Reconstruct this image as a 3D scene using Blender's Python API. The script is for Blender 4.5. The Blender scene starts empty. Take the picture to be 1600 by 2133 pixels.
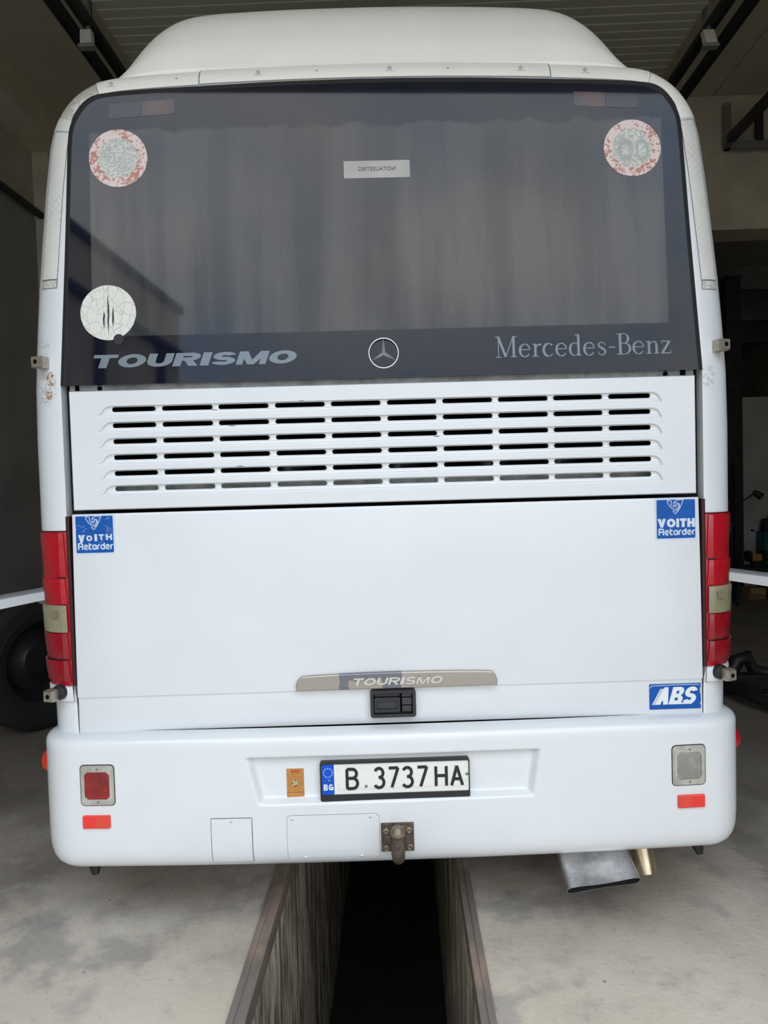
import bpy, bmesh, math, random
from mathutils import Vector, Matrix
random.seed(7)
SC = bpy.context.scene
COL = SC.collection
PI = math.pi

# ------------------------------------------------------------------ camera
cam_d = bpy.data.cameras.new('camera')
cam = bpy.data.objects.new('camera', cam_d); COL.objects.link(cam)
cam_d.sensor_fit = 'HORIZONTAL'; cam_d.sensor_width = 36.0
cam_d.lens = 36.0 * 1479.0 / 1600.0
cam_d.clip_start = 0.05; cam_d.clip_end = 300
def cam_axes(yaw, pitch, roll):
    cy, sy = math.cos(yaw), math.sin(yaw)
    f = Vector((-sy*math.cos(pitch), cy*math.cos(pitch), math.sin(pitch)))
    r0 = Vector((cy, sy, 0)); u0 = r0.cross(f)
    c, s = math.cos(roll), math.sin(roll)
    return c*r0 + s*u0, -s*r0 + c*u0, f
r_, u_, f_ = cam_axes(-0.01216, -0.03492, -0.02787)
cam.matrix_world = Matrix(((r_.x, u_.x, -f_.x, -0.0427), (r_.y, u_.y, -f_.y, 0.0), (r_.z, u_.z, -f_.z, 1.7), (0, 0, 0, 1)))
SC.camera = cam

# ------------------------------------------------------------------ world: overcast sky
SKY = 5.15       # zenith radiance
W = bpy.data.worlds.new('overcast_sky'); SC.world = W; W.use_nodes = True
wn, wl = W.node_tree.nodes, W.node_tree.links
wn.clear()
o_ = wn.new('ShaderNodeOutputWorld'); bg = wn.new('ShaderNodeBackground')
tc = wn.new('ShaderNodeTexCoord'); mp = wn.new('ShaderNodeMapping'); mp.inputs['Scale'].default_value = (1, 1, 1.9)
nz = wn.new('ShaderNodeTexNoise'); nz.inputs['Scale'].default_value = 1.9; nz.inputs['Detail'].default_value = 6; nz.inputs['Roughness'].default_value = 0.55
rp = wn.new('ShaderNodeValToRGB')
rp.color_ramp.elements[0].position = 0.36; rp.color_ramp.elements[0].color = (0.54, 0.71, 0.97, 1)
rp.color_ramp.elements[1].position = 0.64; rp.color_ramp.elements[1].color = (1.08, 1.04, 0.99, 1)
e_ = rp.color_ramp.elements.new(0.5); e_.color = (0.82, 0.89, 0.97, 1)
wl.new(tc.outputs['Generated'], mp.inputs['Vector']); wl.new(mp.outputs['Vector'], nz.inputs['Vector'])
wl.new(nz.outputs['Fac'], rp.inputs['Fac']); wl.new(rp.outputs['Color'], bg.inputs['Color'])
# overcast luminance: (1 + 2 sin elevation) / 3 of the zenith value
sx = wn.new('ShaderNodeSeparateXYZ'); wl.new(tc.outputs['Generated'], sx.inputs[0])
m1 = wn.new('ShaderNodeMath'); m1.operation = 'MAXIMUM'; m1.inputs[1].default_value = 0.0; wl.new(sx.outputs[2], m1.inputs[0])
m2 = wn.new('ShaderNodeMath'); m2.operation = 'MULTIPLY_ADD'; m2.inputs[1].default_value = SKY*2/3; m2.inputs[2].default_value = SKY/3; wl.new(m1.outputs[0], m2.inputs[0])
wl.new(m2.outputs[0], bg.inputs['Strength'])
wl.new(bg.outputs['Background'], o_.inputs['Surface'])

SC.view_settings.view_transform = 'Standard'; SC.view_settings.look = 'None'
SC.view_settings.gamma = 1.0; SC.view_settings.use_curve_mapping = False
SC.view_settings.exposure = 0.0

GA = -0.034          # the bay is turned a little against the bus

# ------------------------------------------------------------------ materials
M = {}
def nt(name):
    m = bpy.data.materials.new(name); m.use_nodes = True
    M[name] = m
    return m, m.node_tree.nodes, m.node_tree.links, m.node_tree.nodes['Principled BSDF']
def pm(name, col, rough=0.5, metal=0.0, spec=0.5, coat=0.0, var=0.0, vscale=8.0, bump=0.0, bscale=40.0, stretch=(1, 1, 1), croughness=0.08):
    m, n, l, b = nt(name)
    b.inputs['Base Color'].default_value = (*col, 1); b.inputs['Roughness'].default_value = rough
    b.inputs['Metallic'].default_value = metal; b.inputs['Specular IOR Level'].default_value = spec
    b.inputs['Coat Weight'].default_value = coat; b.inputs['Coat Roughness'].default_value = croughness
    if var or bump:
        t = n.new('ShaderNodeTexCoord'); mp = n.new('ShaderNodeMapping'); mp.inputs['Scale'].default_value = stretch
        l.new(t.outputs['Object'], mp.inputs['Vector'])
    if var:
        z = n.new('ShaderNodeTexNoise'); z.inputs['Scale'].default_value = vscale; z.inputs['Detail'].default_value = 6
        l.new(mp.outputs['Vector'], z.inputs['Vector'])
        r = n.new('ShaderNodeValToRGB')
        r.color_ramp.elements[0].position = 0.3; r.color_ramp.elements[1].position = 0.7
        r.color_ramp.elements[0].color = (*[c*(1-var) for c in col], 1)
        r.color_ramp.elements[1].color = (*[min(1, c*(1+var)) for c in col], 1)
        l.new(z.outputs['Fac'], r.inputs['Fac']); l.new(r.outputs['Color'], b.inputs['Base Color'])
    if bump:
        z2 = n.new('ShaderNodeTexNoise'); z2.inputs['Scale'].default_value = bscale; z2.inputs['Detail'].default_value = 5
        l.new(mp.outputs['Vector'], z2.inputs['Vector'])
        bp = n.new('ShaderNodeBump'); bp.inputs['Strength'].default_value = bump; bp.inputs['Distance'].default_value = 0.01
        l.new(z2.outputs['Fac'], bp.inputs['Height']); l.new(bp.outputs['Normal'], b.inputs['Normal'])
    return m
class NB:
    """small node-graph helper"""
    def __init__(s, name):
        s.m, s.n, s.l, s.b = nt(name)
        s.tc = s.n.new('ShaderNodeTexCoord')
        s.co = s.tc.outputs['Object']
        sp = s.n.new('ShaderNodeSeparateXYZ'); s.l.new(s.co, sp.inputs[0])
        s.x, s.y, s.z = sp.outputs
    def put(s, inp, v):
        if hasattr(v, 'is_linked') or hasattr(v, 'links'): s.l.new(v, inp)
        else: inp.default_value = v
    def math(s, op, a, b=0.0, clamp=False):
        k = s.n.new('ShaderNodeMath'); k.operation = op; k.use_clamp = clamp
        s.put(k.inputs[0], a); s.put(k.inputs[1], b); return k.outputs[0]
    def noise(s, scale, detail=5, rough=0.5, stretch=None, w=0.0, vec=None):
        k = s.n.new('ShaderNodeTexNoise'); k.inputs['Scale'].default_value = scale; k.inputs['Detail'].default_value = detail; k.inputs['Roughness'].default_value = rough
        v = vec or s.co
        if stretch or w:
            mp = s.n.new('ShaderNodeMapping'); mp.inputs['Scale'].default_value = stretch or (1, 1, 1); mp.inputs['Location'].default_value = (w, w*1.3, w*0.7)
            s.l.new(v, mp.inputs['Vector']); v = mp.outputs['Vector']
        s.l.new(v, k.inputs['Vector']); return k.outputs['Fac']
    def voro(s, scale, feature='F1', stretch=None, out='Distance'):
        k = s.n.new('ShaderNodeTexVoronoi'); k.feature = feature; k.inputs['Scale'].default_value = scale
        v = s.co
        if stretch:
            mp = s.n.new('ShaderNodeMapping'); mp.inputs['Scale'].default_value = stretch; s.l.new(v, mp.inputs['Vector']); v = mp.outputs['Vector']
        s.l.new(v, k.inputs['Vector']); return k.outputs[out]
    def step(s, v, a, b):
        k = s.n.new('ShaderNodeMapRange'); k.interpolation_type = 'SMOOTHSTEP'
        s.put(k.inputs[0], v); k.inputs[1].default_value = a; k.inputs[2].default_value = b
        return k.outputs[0]
    def mix(s, f, a, b):
        k = s.n.new('ShaderNodeMix'); k.data_type = 'RGBA'
        s.put(k.inputs[0], f)
        for i, v in ((6, a), (7, b)):
            if isinstance(v, tuple): k.inputs[i].default_value = (*v[:3], 1)
            else: s.l.new(v, k.inputs[i])
        return k.outputs[2]
    def near(s, x, z, rx, rz):
        dx = s.math('DIVIDE', s.math('SUBTRACT', s.x, x), rx); dz = s.math('DIVIDE', s.math('SUBTRACT', s.z, z), rz)
        return s.math('SQRT', s.math('ADD', s.math('MULTIPLY', dx, dx), s.math('MULTIPLY', dz, dz)))
    def color(s, c): s.l.new(c, s.b.inputs['Base Color'])
    def bump(s, h, strength=0.3, dist=0.01):
        k = s.n.new('ShaderNodeBump'); k.inputs['Strength'].default_value = strength; k.inputs['Distance'].default_value = dist
        s.l.new(h, k.inputs['Height']); s.l.new(k.outputs['Normal'], s.b.inputs['Normal'])
    def set(s, **k):
        for a, v in k.items(): s.b.inputs[a.replace('_', ' ')].default_value = v

WHITE = (0.73, 0.755, 0.775)
pm('white_paint', WHITE, 0.32, coat=0.5, var=0.02, vscale=3, croughness=0.12)
pm('cream_paint', (0.90, 0.885, 0.82), 0.4, coat=0.15, var=0.03, vscale=4)
pm('black_rubber', (0.012, 0.012, 0.013), 0.55)
pm('black_plastic', (0.018, 0.018, 0.02), 0.42, bump=0.15, bscale=400)
pm('grey_plastic', (0.035, 0.036, 0.04), 0.4)
pm('void', (0.004, 0.004, 0.005), 0.9, spec=0.1)
pm('channel', (0.42, 0.42, 0.40), 0.6, var=0.35, vscale=18)
pm('seam_grey', (0.16, 0.17, 0.17), 0.7, var=0.4, vscale=60)
pm('red_lens', (0.42, 0.006, 0.016), 0.22, coat=0.5, bump=0.12, bscale=300)
pm('red_lens_dark', (0.26, 0.004, 0.012), 0.22, coat=0.5, bump=0.12, bscale=300)
pm('red_reflector', (0.80, 0.035, 0.025), 0.3, coat=0.4)
pm('red_reflector_b', (0.72, 0.06, 0.035), 0.3, coat=0.4)
pm('amber_red', (0.62, 0.035, 0.015), 0.25, coat=0.4)
pm('lens_backing', (0.03, 0.004, 0.006), 0.5)
pm('bulb', (0.16, 0.12, 0.065), 0.4, coat=0.4)
pm('chrome_dull', (0.56, 0.55, 0.51), 0.32, metal=0.55, var=0.18, vscale=25)
pm('chrome', (0.78, 0.79, 0.80), 0.25, metal=0.6)
pm('chrome_bright', (0.66, 0.64, 0.60), 0.3, metal=0.5)
pm('brass_steel', (0.46, 0.42, 0.35), 0.42, metal=0.7, var=0.2, vscale=80)
pm('screw', (0.30, 0.30, 0.28), 0.4, metal=0.8)
pm('rust_iron', (0.115, 0.088, 0.07), 0.7, metal=0.3, var=0.45, vscale=45, bump=0.4, bscale=200)
pm('iron_ball', (0.24, 0.19, 0.14), 0.5, metal=0.5, var=0.4, vscale=60, bump=0.2, bscale=150)
pm('sticker_blue', (0.0, 0.085, 0.38), 0.4, spec=0.3, coat=0.05, var=0.1, vscale=30)
pm('eu_blue', (0.0, 0.085, 0.56), 0.4, spec=0.3, coat=0.05)
pm('print_white', (0.78, 0.80, 0.82), 0.45)
pm('print_pale', (0.62, 0.70, 0.80), 0.45)
pm('plate_white', (0.80, 0.80, 0.77), 0.35, coat=0.3)
pm('plate_relief', (0.52, 0.52, 0.50), 0.4)
pm('print_black', (0.013, 0.013, 0.014), 0.4)
pm('letter_grey', (0.15, 0.195, 0.23), 0.4, coat=0.4)
pm('orange_sticker', (0.52, 0.24, 0.065), 0.5, var=0.1, vscale=60)
pm('orange_line', (0.24, 0.11, 0.03), 0.5)
pm('sticker_red', (0.45, 0.02, 0.02), 0.5)
pm('sticker_green', (0.34, 0.40, 0.18), 0.5, var=0.3, vscale=200)
pm('label_film', (0.31, 0.30, 0.28), 0.35, coat=0.5, var=0.12, vscale=9)
pm('label_ink', (0.06, 0.065, 0.08), 0.4)
pm('mark_grey', (0.28, 0.28, 0.27), 0.6)
pm('tyre_rubber', (0.014, 0.014, 0.015), 0.75, bump=0.2, bscale=90)
pm('dark_steel', (0.035, 0.035, 0.034), 0.6, metal=0.2, var=0.3, vscale=20)
pm('grey_steel', (0.30, 0.31, 0.30), 0.5, metal=0.4, var=0.15, vscale=12)
pm('pale_steel', (0.75, 0.74, 0.64), 0.5, var=0.1, vscale=12)
pm('black_machine', (0.012, 0.012, 0.014), 0.5, var=0.3, vscale=15)
pm('blue_machine', (0.01, 0.05, 0.25), 0.45)
pm('cardboard', (0.30, 0.17, 0.08), 0.85, var=0.15, vscale=10)
pm('cardboard_pale', (0.42, 0.26, 0.12), 0.85)
pm('yellow_tool', (0.50, 0.22, 0.02), 0.5)
pm('teal_paint', (0.03, 0.12, 0.14), 0.5)
pm('red_item', (0.30, 0.02, 0.03), 0.5)
pm('grey_item', (0.25, 0.26, 0.28), 0.6)
pm('paper', (0.62, 0.63, 0.62), 0.8, var=0.2, vscale=40)
pm('wood_block', (0.10, 0.06, 0.035), 0.8, var=0.3, vscale=12)
pm('wall_plaster', (0.60, 0.53, 0.42), 0.85, var=0.18, vscale=1.3, bump=0.2, bscale=60)
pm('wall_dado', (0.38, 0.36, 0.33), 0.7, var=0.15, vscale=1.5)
pm('ceiling_board', (0.56, 0.53, 0.41), 0.8, var=0.08, vscale=1.2)
pm('ceiling_far', (0.42, 0.41, 0.39), 0.8, var=0.1, vscale=1.2)
pm('door_panel', (0.50, 0.49, 0.39), 0.55, var=0.06, vscale=3)
pm('beam_concrete', (0.70, 0.63, 0.49), 0.85, var=0.15, vscale=2.5, bump=0.2, bscale=50)
pm('partition', (0.48, 0.47, 0.42), 0.8, var=0.12, vscale=2)
pm('outside_wall', (0.62, 0.53, 0.39), 0.85, var=0.15, vscale=0.6)
pm('outside_roof', (0.03, 0.03, 0.03), 0.7)
pm('asphalt', (0.24, 0.235, 0.22), 0.9, var=0.2, vscale=0.8)
pm('flap_inner', (0.34, 0.35, 0.37), 0.5)

def m_concrete():
    s = NB('concrete_floor')
    big = s.noise(0.9, 6, 0.6); mid = s.noise(4.5, 8, 0.62); fine = s.noise(38, 6, 0.7)
    c = s.mix(s.step(big, 0.35, 0.65), (0.62, 0.545, 0.445), (0.70, 0.64, 0.55))
    c = s.mix(s.math('MULTIPLY', s.step(mid, 0.50, 0.68), 0.5), c, (0.36, 0.335, 0.31))
    st = s.noise(1.7, 5, 0.55, w=4.0)
    c = s.mix(s.math('MULTIPLY', s.step(st, 0.56, 0.63), 0.55), c, (0.30, 0.285, 0.285))
    c = s.mix(s.math('MULTIPLY', s.step(fine, 0.56, 0.7), 0.35), c, (0.22, 0.205, 0.185))
    c = s.mix(s.math('MULTIPLY', s.step(s.noise(55, 3, 0.6, w=2), 0.62, 0.7), 0.5), c, (0.60, 0.56, 0.48))
    spk = s.voro(11); c = s.mix(s.math('MULTIPLY', s.step(spk, 0.085, 0.03), s.math('MULTIPLY', s.step(s.noise(6.5, 2, w=5), 0.52, 0.62), 0.8)), c, (0.06, 0.058, 0.055))
    cr = s.voro(0.55, 'DISTANCE_TO_EDGE', (1.0, 0.8, 1))
    wob = s.math('MULTIPLY', s.math('SUBTRACT', s.noise(5, 5, 0.6, w=7), 0.5), 0.05)
    c = s.mix(s.math('MULTIPLY', s.step(s.math('ADD', cr, wob), 0.004, 0.0), s.math('MULTIPLY', s.step(s.noise(1.3, 2, w=3), 0.5, 0.6), 0.45)), c, (0.17, 0.16, 0.15))
    # grimy work area, with the door light's fall-off painted in; edge broken by noise
    grime_falloff = s.math('ADD', s.y, s.math('MULTIPLY', s.math('SUBTRACT', s.noise(1.1, 6, 0.62, w=9), 0.5), 3.2))
    c = s.mix(s.math('MULTIPLY', s.step(grime_falloff, 2.1, 4.0), 0.78), c, (0.115, 0.095, 0.075))
    s.color(c); s.set(Roughness=0.82)
    s.bump(s.math('ADD', s.math('MULTIPLY', mid, 0.6), s.math('MULTIPLY', fine, 0.5)), 0.55, 0.012)
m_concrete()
def m_pit():
    s = NB('pit_wall')
    a = s.noise(6, 8, 0.7, (2.2, 2.2, 0.35)); b = s.noise(22, 6, 0.7, (1.5, 1.5, 0.25), 3)
    c = s.mix(s.step(a, 0.38, 0.62), (0.16, 0.135, 0.10), (0.80, 0.72, 0.56))
    c = s.mix(s.math('MULTIPLY', s.step(b, 0.5, 0.66), 0.75), c, (0.05, 0.043, 0.035))
    s.color(c); s.set(Roughness=0.85); s.bump(a, 0.6, 0.015)
m_pit()
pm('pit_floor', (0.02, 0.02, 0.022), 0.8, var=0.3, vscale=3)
def m_rail():
    s = NB('rail_steel')
    a = s.noise(9, 6, 0.6, (1, 0.4, 1)); b = s.noise(70, 4, 0.6)
    c = s.mix(s.step(a, 0.4, 0.65), (0.24, 0.205, 0.185), (0.42, 0.32, 0.25))
    c = s.mix(s.math('MULTIPLY', s.step(b, 0.6, 0.7), 0.5), c, (0.26, 0.2, 0.15))
    s.color(c); s.set(Roughness=0.5, Metallic=0.15); s.bump(b, 0.2, 0.004)
m_rail()
def m_body():
    # white paint with the peeled and rusty spots of the corner pillars
    s = NB('body_paint')
    c = s.mix(s.noise(3, 3), (0.715, 0.74, 0.76), (0.745, 0.77, 0.79))
    n1 = s.noise(38, 6, 0.65); n2 = s.noise(75, 5, 0.7, w=3)
    edge = s.math('ABSOLUTE', s.math('SUBTRACT', n1, 0.52))
    for (x, z, rx, rz) in ((-1.235, 2.255, 0.045, 0.022), (-1.225, 2.09, 0.05, 0.075), (1.19, 2.075, 0.035, 0.05)):
        d = s.step(s.near(x, z, rx, rz), 1.0, 0.6)
        c = s.mix(s.math('MULTIPLY', d, s.step(edge, 0.03, 0.012)), c, (0.46, 0.455, 0.44))
    for (x, z, rx, rz) in ((-1.205, 2.125, 0.022, 0.028), (-1.215, 2.07, 0.018, 0.022)):
        d = s.step(s.near(x, z, rx, rz), 1.1, 0.7)
        c = s.mix(s.math('MULTIPLY', d, s.step(n2, 0.46, 0.54)), c, (0.36, 0.17, 0.06))
    s.color(c); s.set(Roughness=0.32, Coat_Weight=0.5, Coat_Roughness=0.12)
m_body()
def m_strip(name, worn):
    s = NB(name)
    cx = s.math('FLOOR', s.math('MULTIPLY', s.x, 70.0)); cz = s.math('FLOOR', s.math('MULTIPLY', s.z, 70.0))
    ck = s.math('MODULO', s.math('ABSOLUTE', s.math('ADD', cx, cz)), 2.0)
    n = s.noise(9, 4, 0.6)
    c = s.mix(s.math('MULTIPLY', ck, s.math('MULTIPLY', s.step(n, 0.4, 0.65), 0.5)), (0.74, 0.73, 0.69), (0.55, 0.56, 0.55))
    if worn:
        w = s.step(s.noise(13, 6, 0.7, w=1), 0.42, 0.5)
        c = s.mix(w, c, s.mix(s.step(s.noise(120, 2), 0.45, 0.6), (0.46, 0.45, 0.39), (0.62, 0.62, 0.57)))
    s.color(c); s.set(Roughness=0.4, Coat_Weight=0.2)
m_strip('reflective_tape', False); m_strip('reflective_tape_worn', True)
def m_window():
    # tinted pane with a printed dot screen and a plain dark band along the bottom and sides
    s = NB('tinted_glass')
    k = 2*PI/0.0088
    u = s.math('MULTIPLY', s.x, k); v = s.math('MULTIPLY', s.z, k)
    dots = s.step(s.math('MULTIPLY', s.math('SINE', u), s.math('SINE', v)), -0.05, 0.25)
    wob = s.math('MULTIPLY', s.math('SUBTRACT', s.noise(7, 5, 0.6), 0.5), 0.10)
    top = s.step(s.math('ADD', s.z, wob), 3.04, 3.02)
    ar = s.math('MULTIPLY', s.math('MULTIPLY', s.step(s.z, 2.271, 2.275), top), s.math('MULTIPLY', s.step(s.x, -1.052, -1.046), s.step(s.x, 1.054, 1.048)))
    fold = s.noise(3.2, 5, 0.55, (2.6, 1, 0.22)); blot = s.noise(1.5, 3, 0.5, w=2)
    fade = s.step(s.z, 3.05, 2.55)
    lum = s.math('ADD', s.math('MULTIPLY', s.step(fold, 0.34, 0.68), 0.75), s.math('MULTIPLY', s.step(blot, 0.35, 0.65), 0.5))
    tan = s.mix(s.math('MULTIPLY', lum, s.math('ADD', s.math('MULTIPLY', fade, 0.7), 0.3)), (0.036, 0.041, 0.052), (0.140, 0.134, 0.133))
    inner = s.mix(dots, s.mix(lum, (0.016, 0.018, 0.024), (0.042, 0.042, 0.045)), tan)
    c = s.mix(ar, (0.004, 0.006, 0.015), inner)
    s.color(c); s.set(Roughness=0.16, Specular_IOR_Level=0.33, Coat_Weight=0.0)
    s.b.inputs['Roughness'].default_value = 0.035
m_window()
def m_limit(name, cx, cz, r, digits):
    s = NB(name)
    d = s.near(cx, cz, r, r)
    n = s.noise(85, 3, 0.6); n2 = s.noise(150, 2, 0.6, w=2); n3 = s.noise(14, 3, 0.6, w=5)
    scan = s.step(s.math('SINE', s.math('MULTIPLY', s.z, 2*PI/0.0055)), -0.2, 0.2)
    ring = s.mix(s.step(s.math('ADD', s.math('MULTIPLY', n, 0.6), s.math('MULTIPLY', n3, 0.4)), 0.51, 0.55), (0.76, 0.64, 0.63), (0.50, 0.24, 0.19))
    mid = s.mix(s.step(s.math('ADD', s.math('MULTIPLY', n2, 0.7), s.math('MULTIPLY', n3, 0.3)), 0.49, 0.53), (0.48, 0.50, 0.46), (0.74, 0.76, 0.72))
    mid = s.mix(s.math('MULTIPLY', scan, 0.35), mid, (0.30, 0.32, 0.29))
    if digits:
        a = s.near(cx-0.025, cz-0.008, 0.03, 0.042); b = s.near(cx+0.036, cz-0.008, 0.026, 0.044)
        ra = s.step(s.math('ABSOLUTE', s.math('SUBTRACT', a, 0.75)), 0.3, 0.2); rb = s.step(s.math('ABSOLUTE', s.math('SUBTRACT', b, 0.8)), 0.25, 0.16)
        dg = s.math('MULTIPLY', s.math('MAXIMUM', ra, rb), s.step(n2, 0.40, 0.52))
        mid = s.mix(s.math('MULTIPLY', dg, 0.38), mid, (0.13, 0.135, 0.13))
    c = s.mix(s.step(s.math('ADD', d, s.math('MULTIPLY', s.math('SUBTRACT', n, 0.5), 0.12)), 0.68, 0.71), mid, ring)
    s.color(c); s.set(Roughness=0.6)
m_limit('faded_sign_a', -0.945, 2.927, 0.104, False); m_limit('faded_sign_b', 0.941, 2.923, 0.104, True)
def m_crack():
    s = NB('cracked_film')
    e = s.voro(34, 'DISTANCE_TO_EDGE', (1, 1, 0.75)); e2 = s.voro(70, 'DISTANCE_TO_EDGE', (1, 1, 0.6))
    c = s.mix(s.math('MULTIPLY', s.step(e, 0.022, 0.006), 0.75), (0.76, 0.75, 0.69), (0.20, 0.20, 0.18))
    c = s.mix(s.math('MULTIPLY', s.step(e2, 0.03, 0.01), 0.25), c, (0.3, 0.3, 0.27))
    for (x, z, rz) in ((-0.991, 2.355, 0.09), (-0.9735, 2.345, 0.045), (-1.007, 2.335, 0.04)):
        w = s.math('MULTIPLY', s.math('SUBTRACT', s.noise(45, 2), 0.5), 0.006)
        dx = s.math('ABSOLUTE', s.math('SUBTRACT', s.math('ADD', s.x, w), x)); dz = s.math('ABSOLUTE', s.math('SUBTRACT', s.z, z))
        taper = s.math('MULTIPLY', s.step(dz, rz, rz*0.2), 0.0032)
        c = s.mix(s.step(s.math('SUBTRACT', dx, taper), 0.0006, -0.0006), c, (0.02, 0.02, 0.02))
    s.color(c); s.set(Roughness=0.5)
m_crack()
def m_clear():
    s = NB('clear_lens')
    g1 = s.step(s.math('SINE', s.math('MULTIPLY', s.x, 2*PI/0.006)), -0.8, 0.8); g2 = s.step(s.math('SINE', s.math('MULTIPLY', s.z, 2*PI/0.006)), -0.8, 0.8)
    g = s.math('MULTIPLY', g1, g2)
    c = s.mix(g, (0.235, 0.215, 0.135), (0.34, 0.315, 0.21))
    c = s.mix(s.math('MULTIPLY', s.step(s.noise(9, 2), 0.4, 0.65), 0.4), c, (0.42, 0.40, 0.27))
    s.color(c); s.set(Roughness=0.2, Coat_Weight=0.5); s.bump(g, 0.4, 0.002)
m_clear()
def m_clear_grey():
    s = NB('clear_lens_grey')
    g1 = s.step(s.math('SINE', s.math('MULTIPLY', s.x, 2*PI/0.005)), -0.8, 0.8); g2 = s.step(s.math('SINE', s.math('MULTIPLY', s.z, 2*PI/0.005)), -0.8, 0.8)
    g = s.math('MULTIPLY', g1, g2)
    c = s.mix(g, (0.22, 0.21, 0.19), (0.34, 0.33, 0.30))
    c = s.mix(s.math('MULTIPLY', s.step(s.noise(14, 2), 0.45, 0.65), 0.5), c, (0.40, 0.39, 0.34))
    s.color(c); s.set(Roughness=0.2, Coat_Weight=0.5); s.bump(g, 0.4, 0.002)
m_clear_grey()
def m_trimplate():
    s = NB('brushed_plate')
    br = s.noise(30, 4, 0.6, (0.6, 1, 14))
    c = s.mix(br, (0.36, 0.32, 0.275), (0.45, 0.41, 0.36))
    # where the old film has come off
    wob = s.math('MULTIPLY', s.math('SUBTRACT', s.noise(28, 3), 0.5), 0.03)
    xx = s.math('ADD', s.x, wob)
    m1 = s.math('MULTIPLY', s.step(xx, -0.195, -0.190), s.step(xx, 0.035, 0.039))
    m1 = s.math('MULTIPLY', s.step(xx, -0.195, -0.191), s.step(xx, 0.038, 0.034))
    m2 = s.math('MULTIPLY', m1, s.math('SUBTRACT', 1.0, s.math('MULTIPLY', s.step(xx, -0.16, -0.155), s.math('MULTIPLY', s.step(xx, -0.035, -0.04), s.step(s.math('ADD', s.z, wob), 0.998, 0.994)))))
    c = s.mix(m2, c, (0.19, 0.195, 0.215))
    s.color(c); s.set(Roughness=0.36, Metallic=0.55)
m_trimplate()
def m_exhaust():
    s = NB('exhaust_steel')
    c = s.mix(s.step(s.noise(14, 5, 0.6), 0.35, 0.65), (0.36, 0.36, 0.38), (0.58, 0.57, 0.56))
    c = s.mix(s.math('MULTIPLY', s.step(s.noise(60, 4, 0.7), 0.62, 0.7), 0.6), c, (0.16, 0.12, 0.10))
    s.color(c); s.set(Roughness=0.33, Metallic=0.8)
m_exhaust()
pm('exhaust_brass', (0.50, 0.42, 0.29), 0.28, metal=0.9, var=0.25, vscale=18)
pm('soot', (0.008, 0.008, 0.008), 0.9)

# ------------------------------------------------------------------ object helpers
def finish(o, label=None, cat=None, group=None, kind=None):
    if label: o['label'] = label
    if cat: o['category'] = cat
    if group: o['group'] = group
    if kind: o['kind'] = kind
    return o
def obj(name, me, mat=None, parent=None, smooth=None):
    o = bpy.data.objects.new(name, me); COL.objects.link(o)
    if mat is not None:
        for mm in (mat if isinstance(mat, (list, tuple)) else [mat]): me.materials.append(M[mm])
    if smooth:
        for p in me.polygons: p.use_smooth = True
        me.set_sharp_from_angle(angle=math.radians(smooth))
    if parent is not None:
        o.parent = parent
        if parent.type == 'EMPTY' and parent.get('_world'): o.matrix_parent_inverse = Matrix.Translation(-Vector(parent.location))
    return o
def mesh(vf):
    me = bpy.data.meshes.new('m'); me.from_pydata([tuple(v) for v in vf[0]], [], vf[1]); me.update()
    bm = bmesh.new(); bm.from_mesh(me); bmesh.ops.recalc_face_normals(bm, faces=bm.faces); bm.to_mesh(me); bm.free()
    return me
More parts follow.
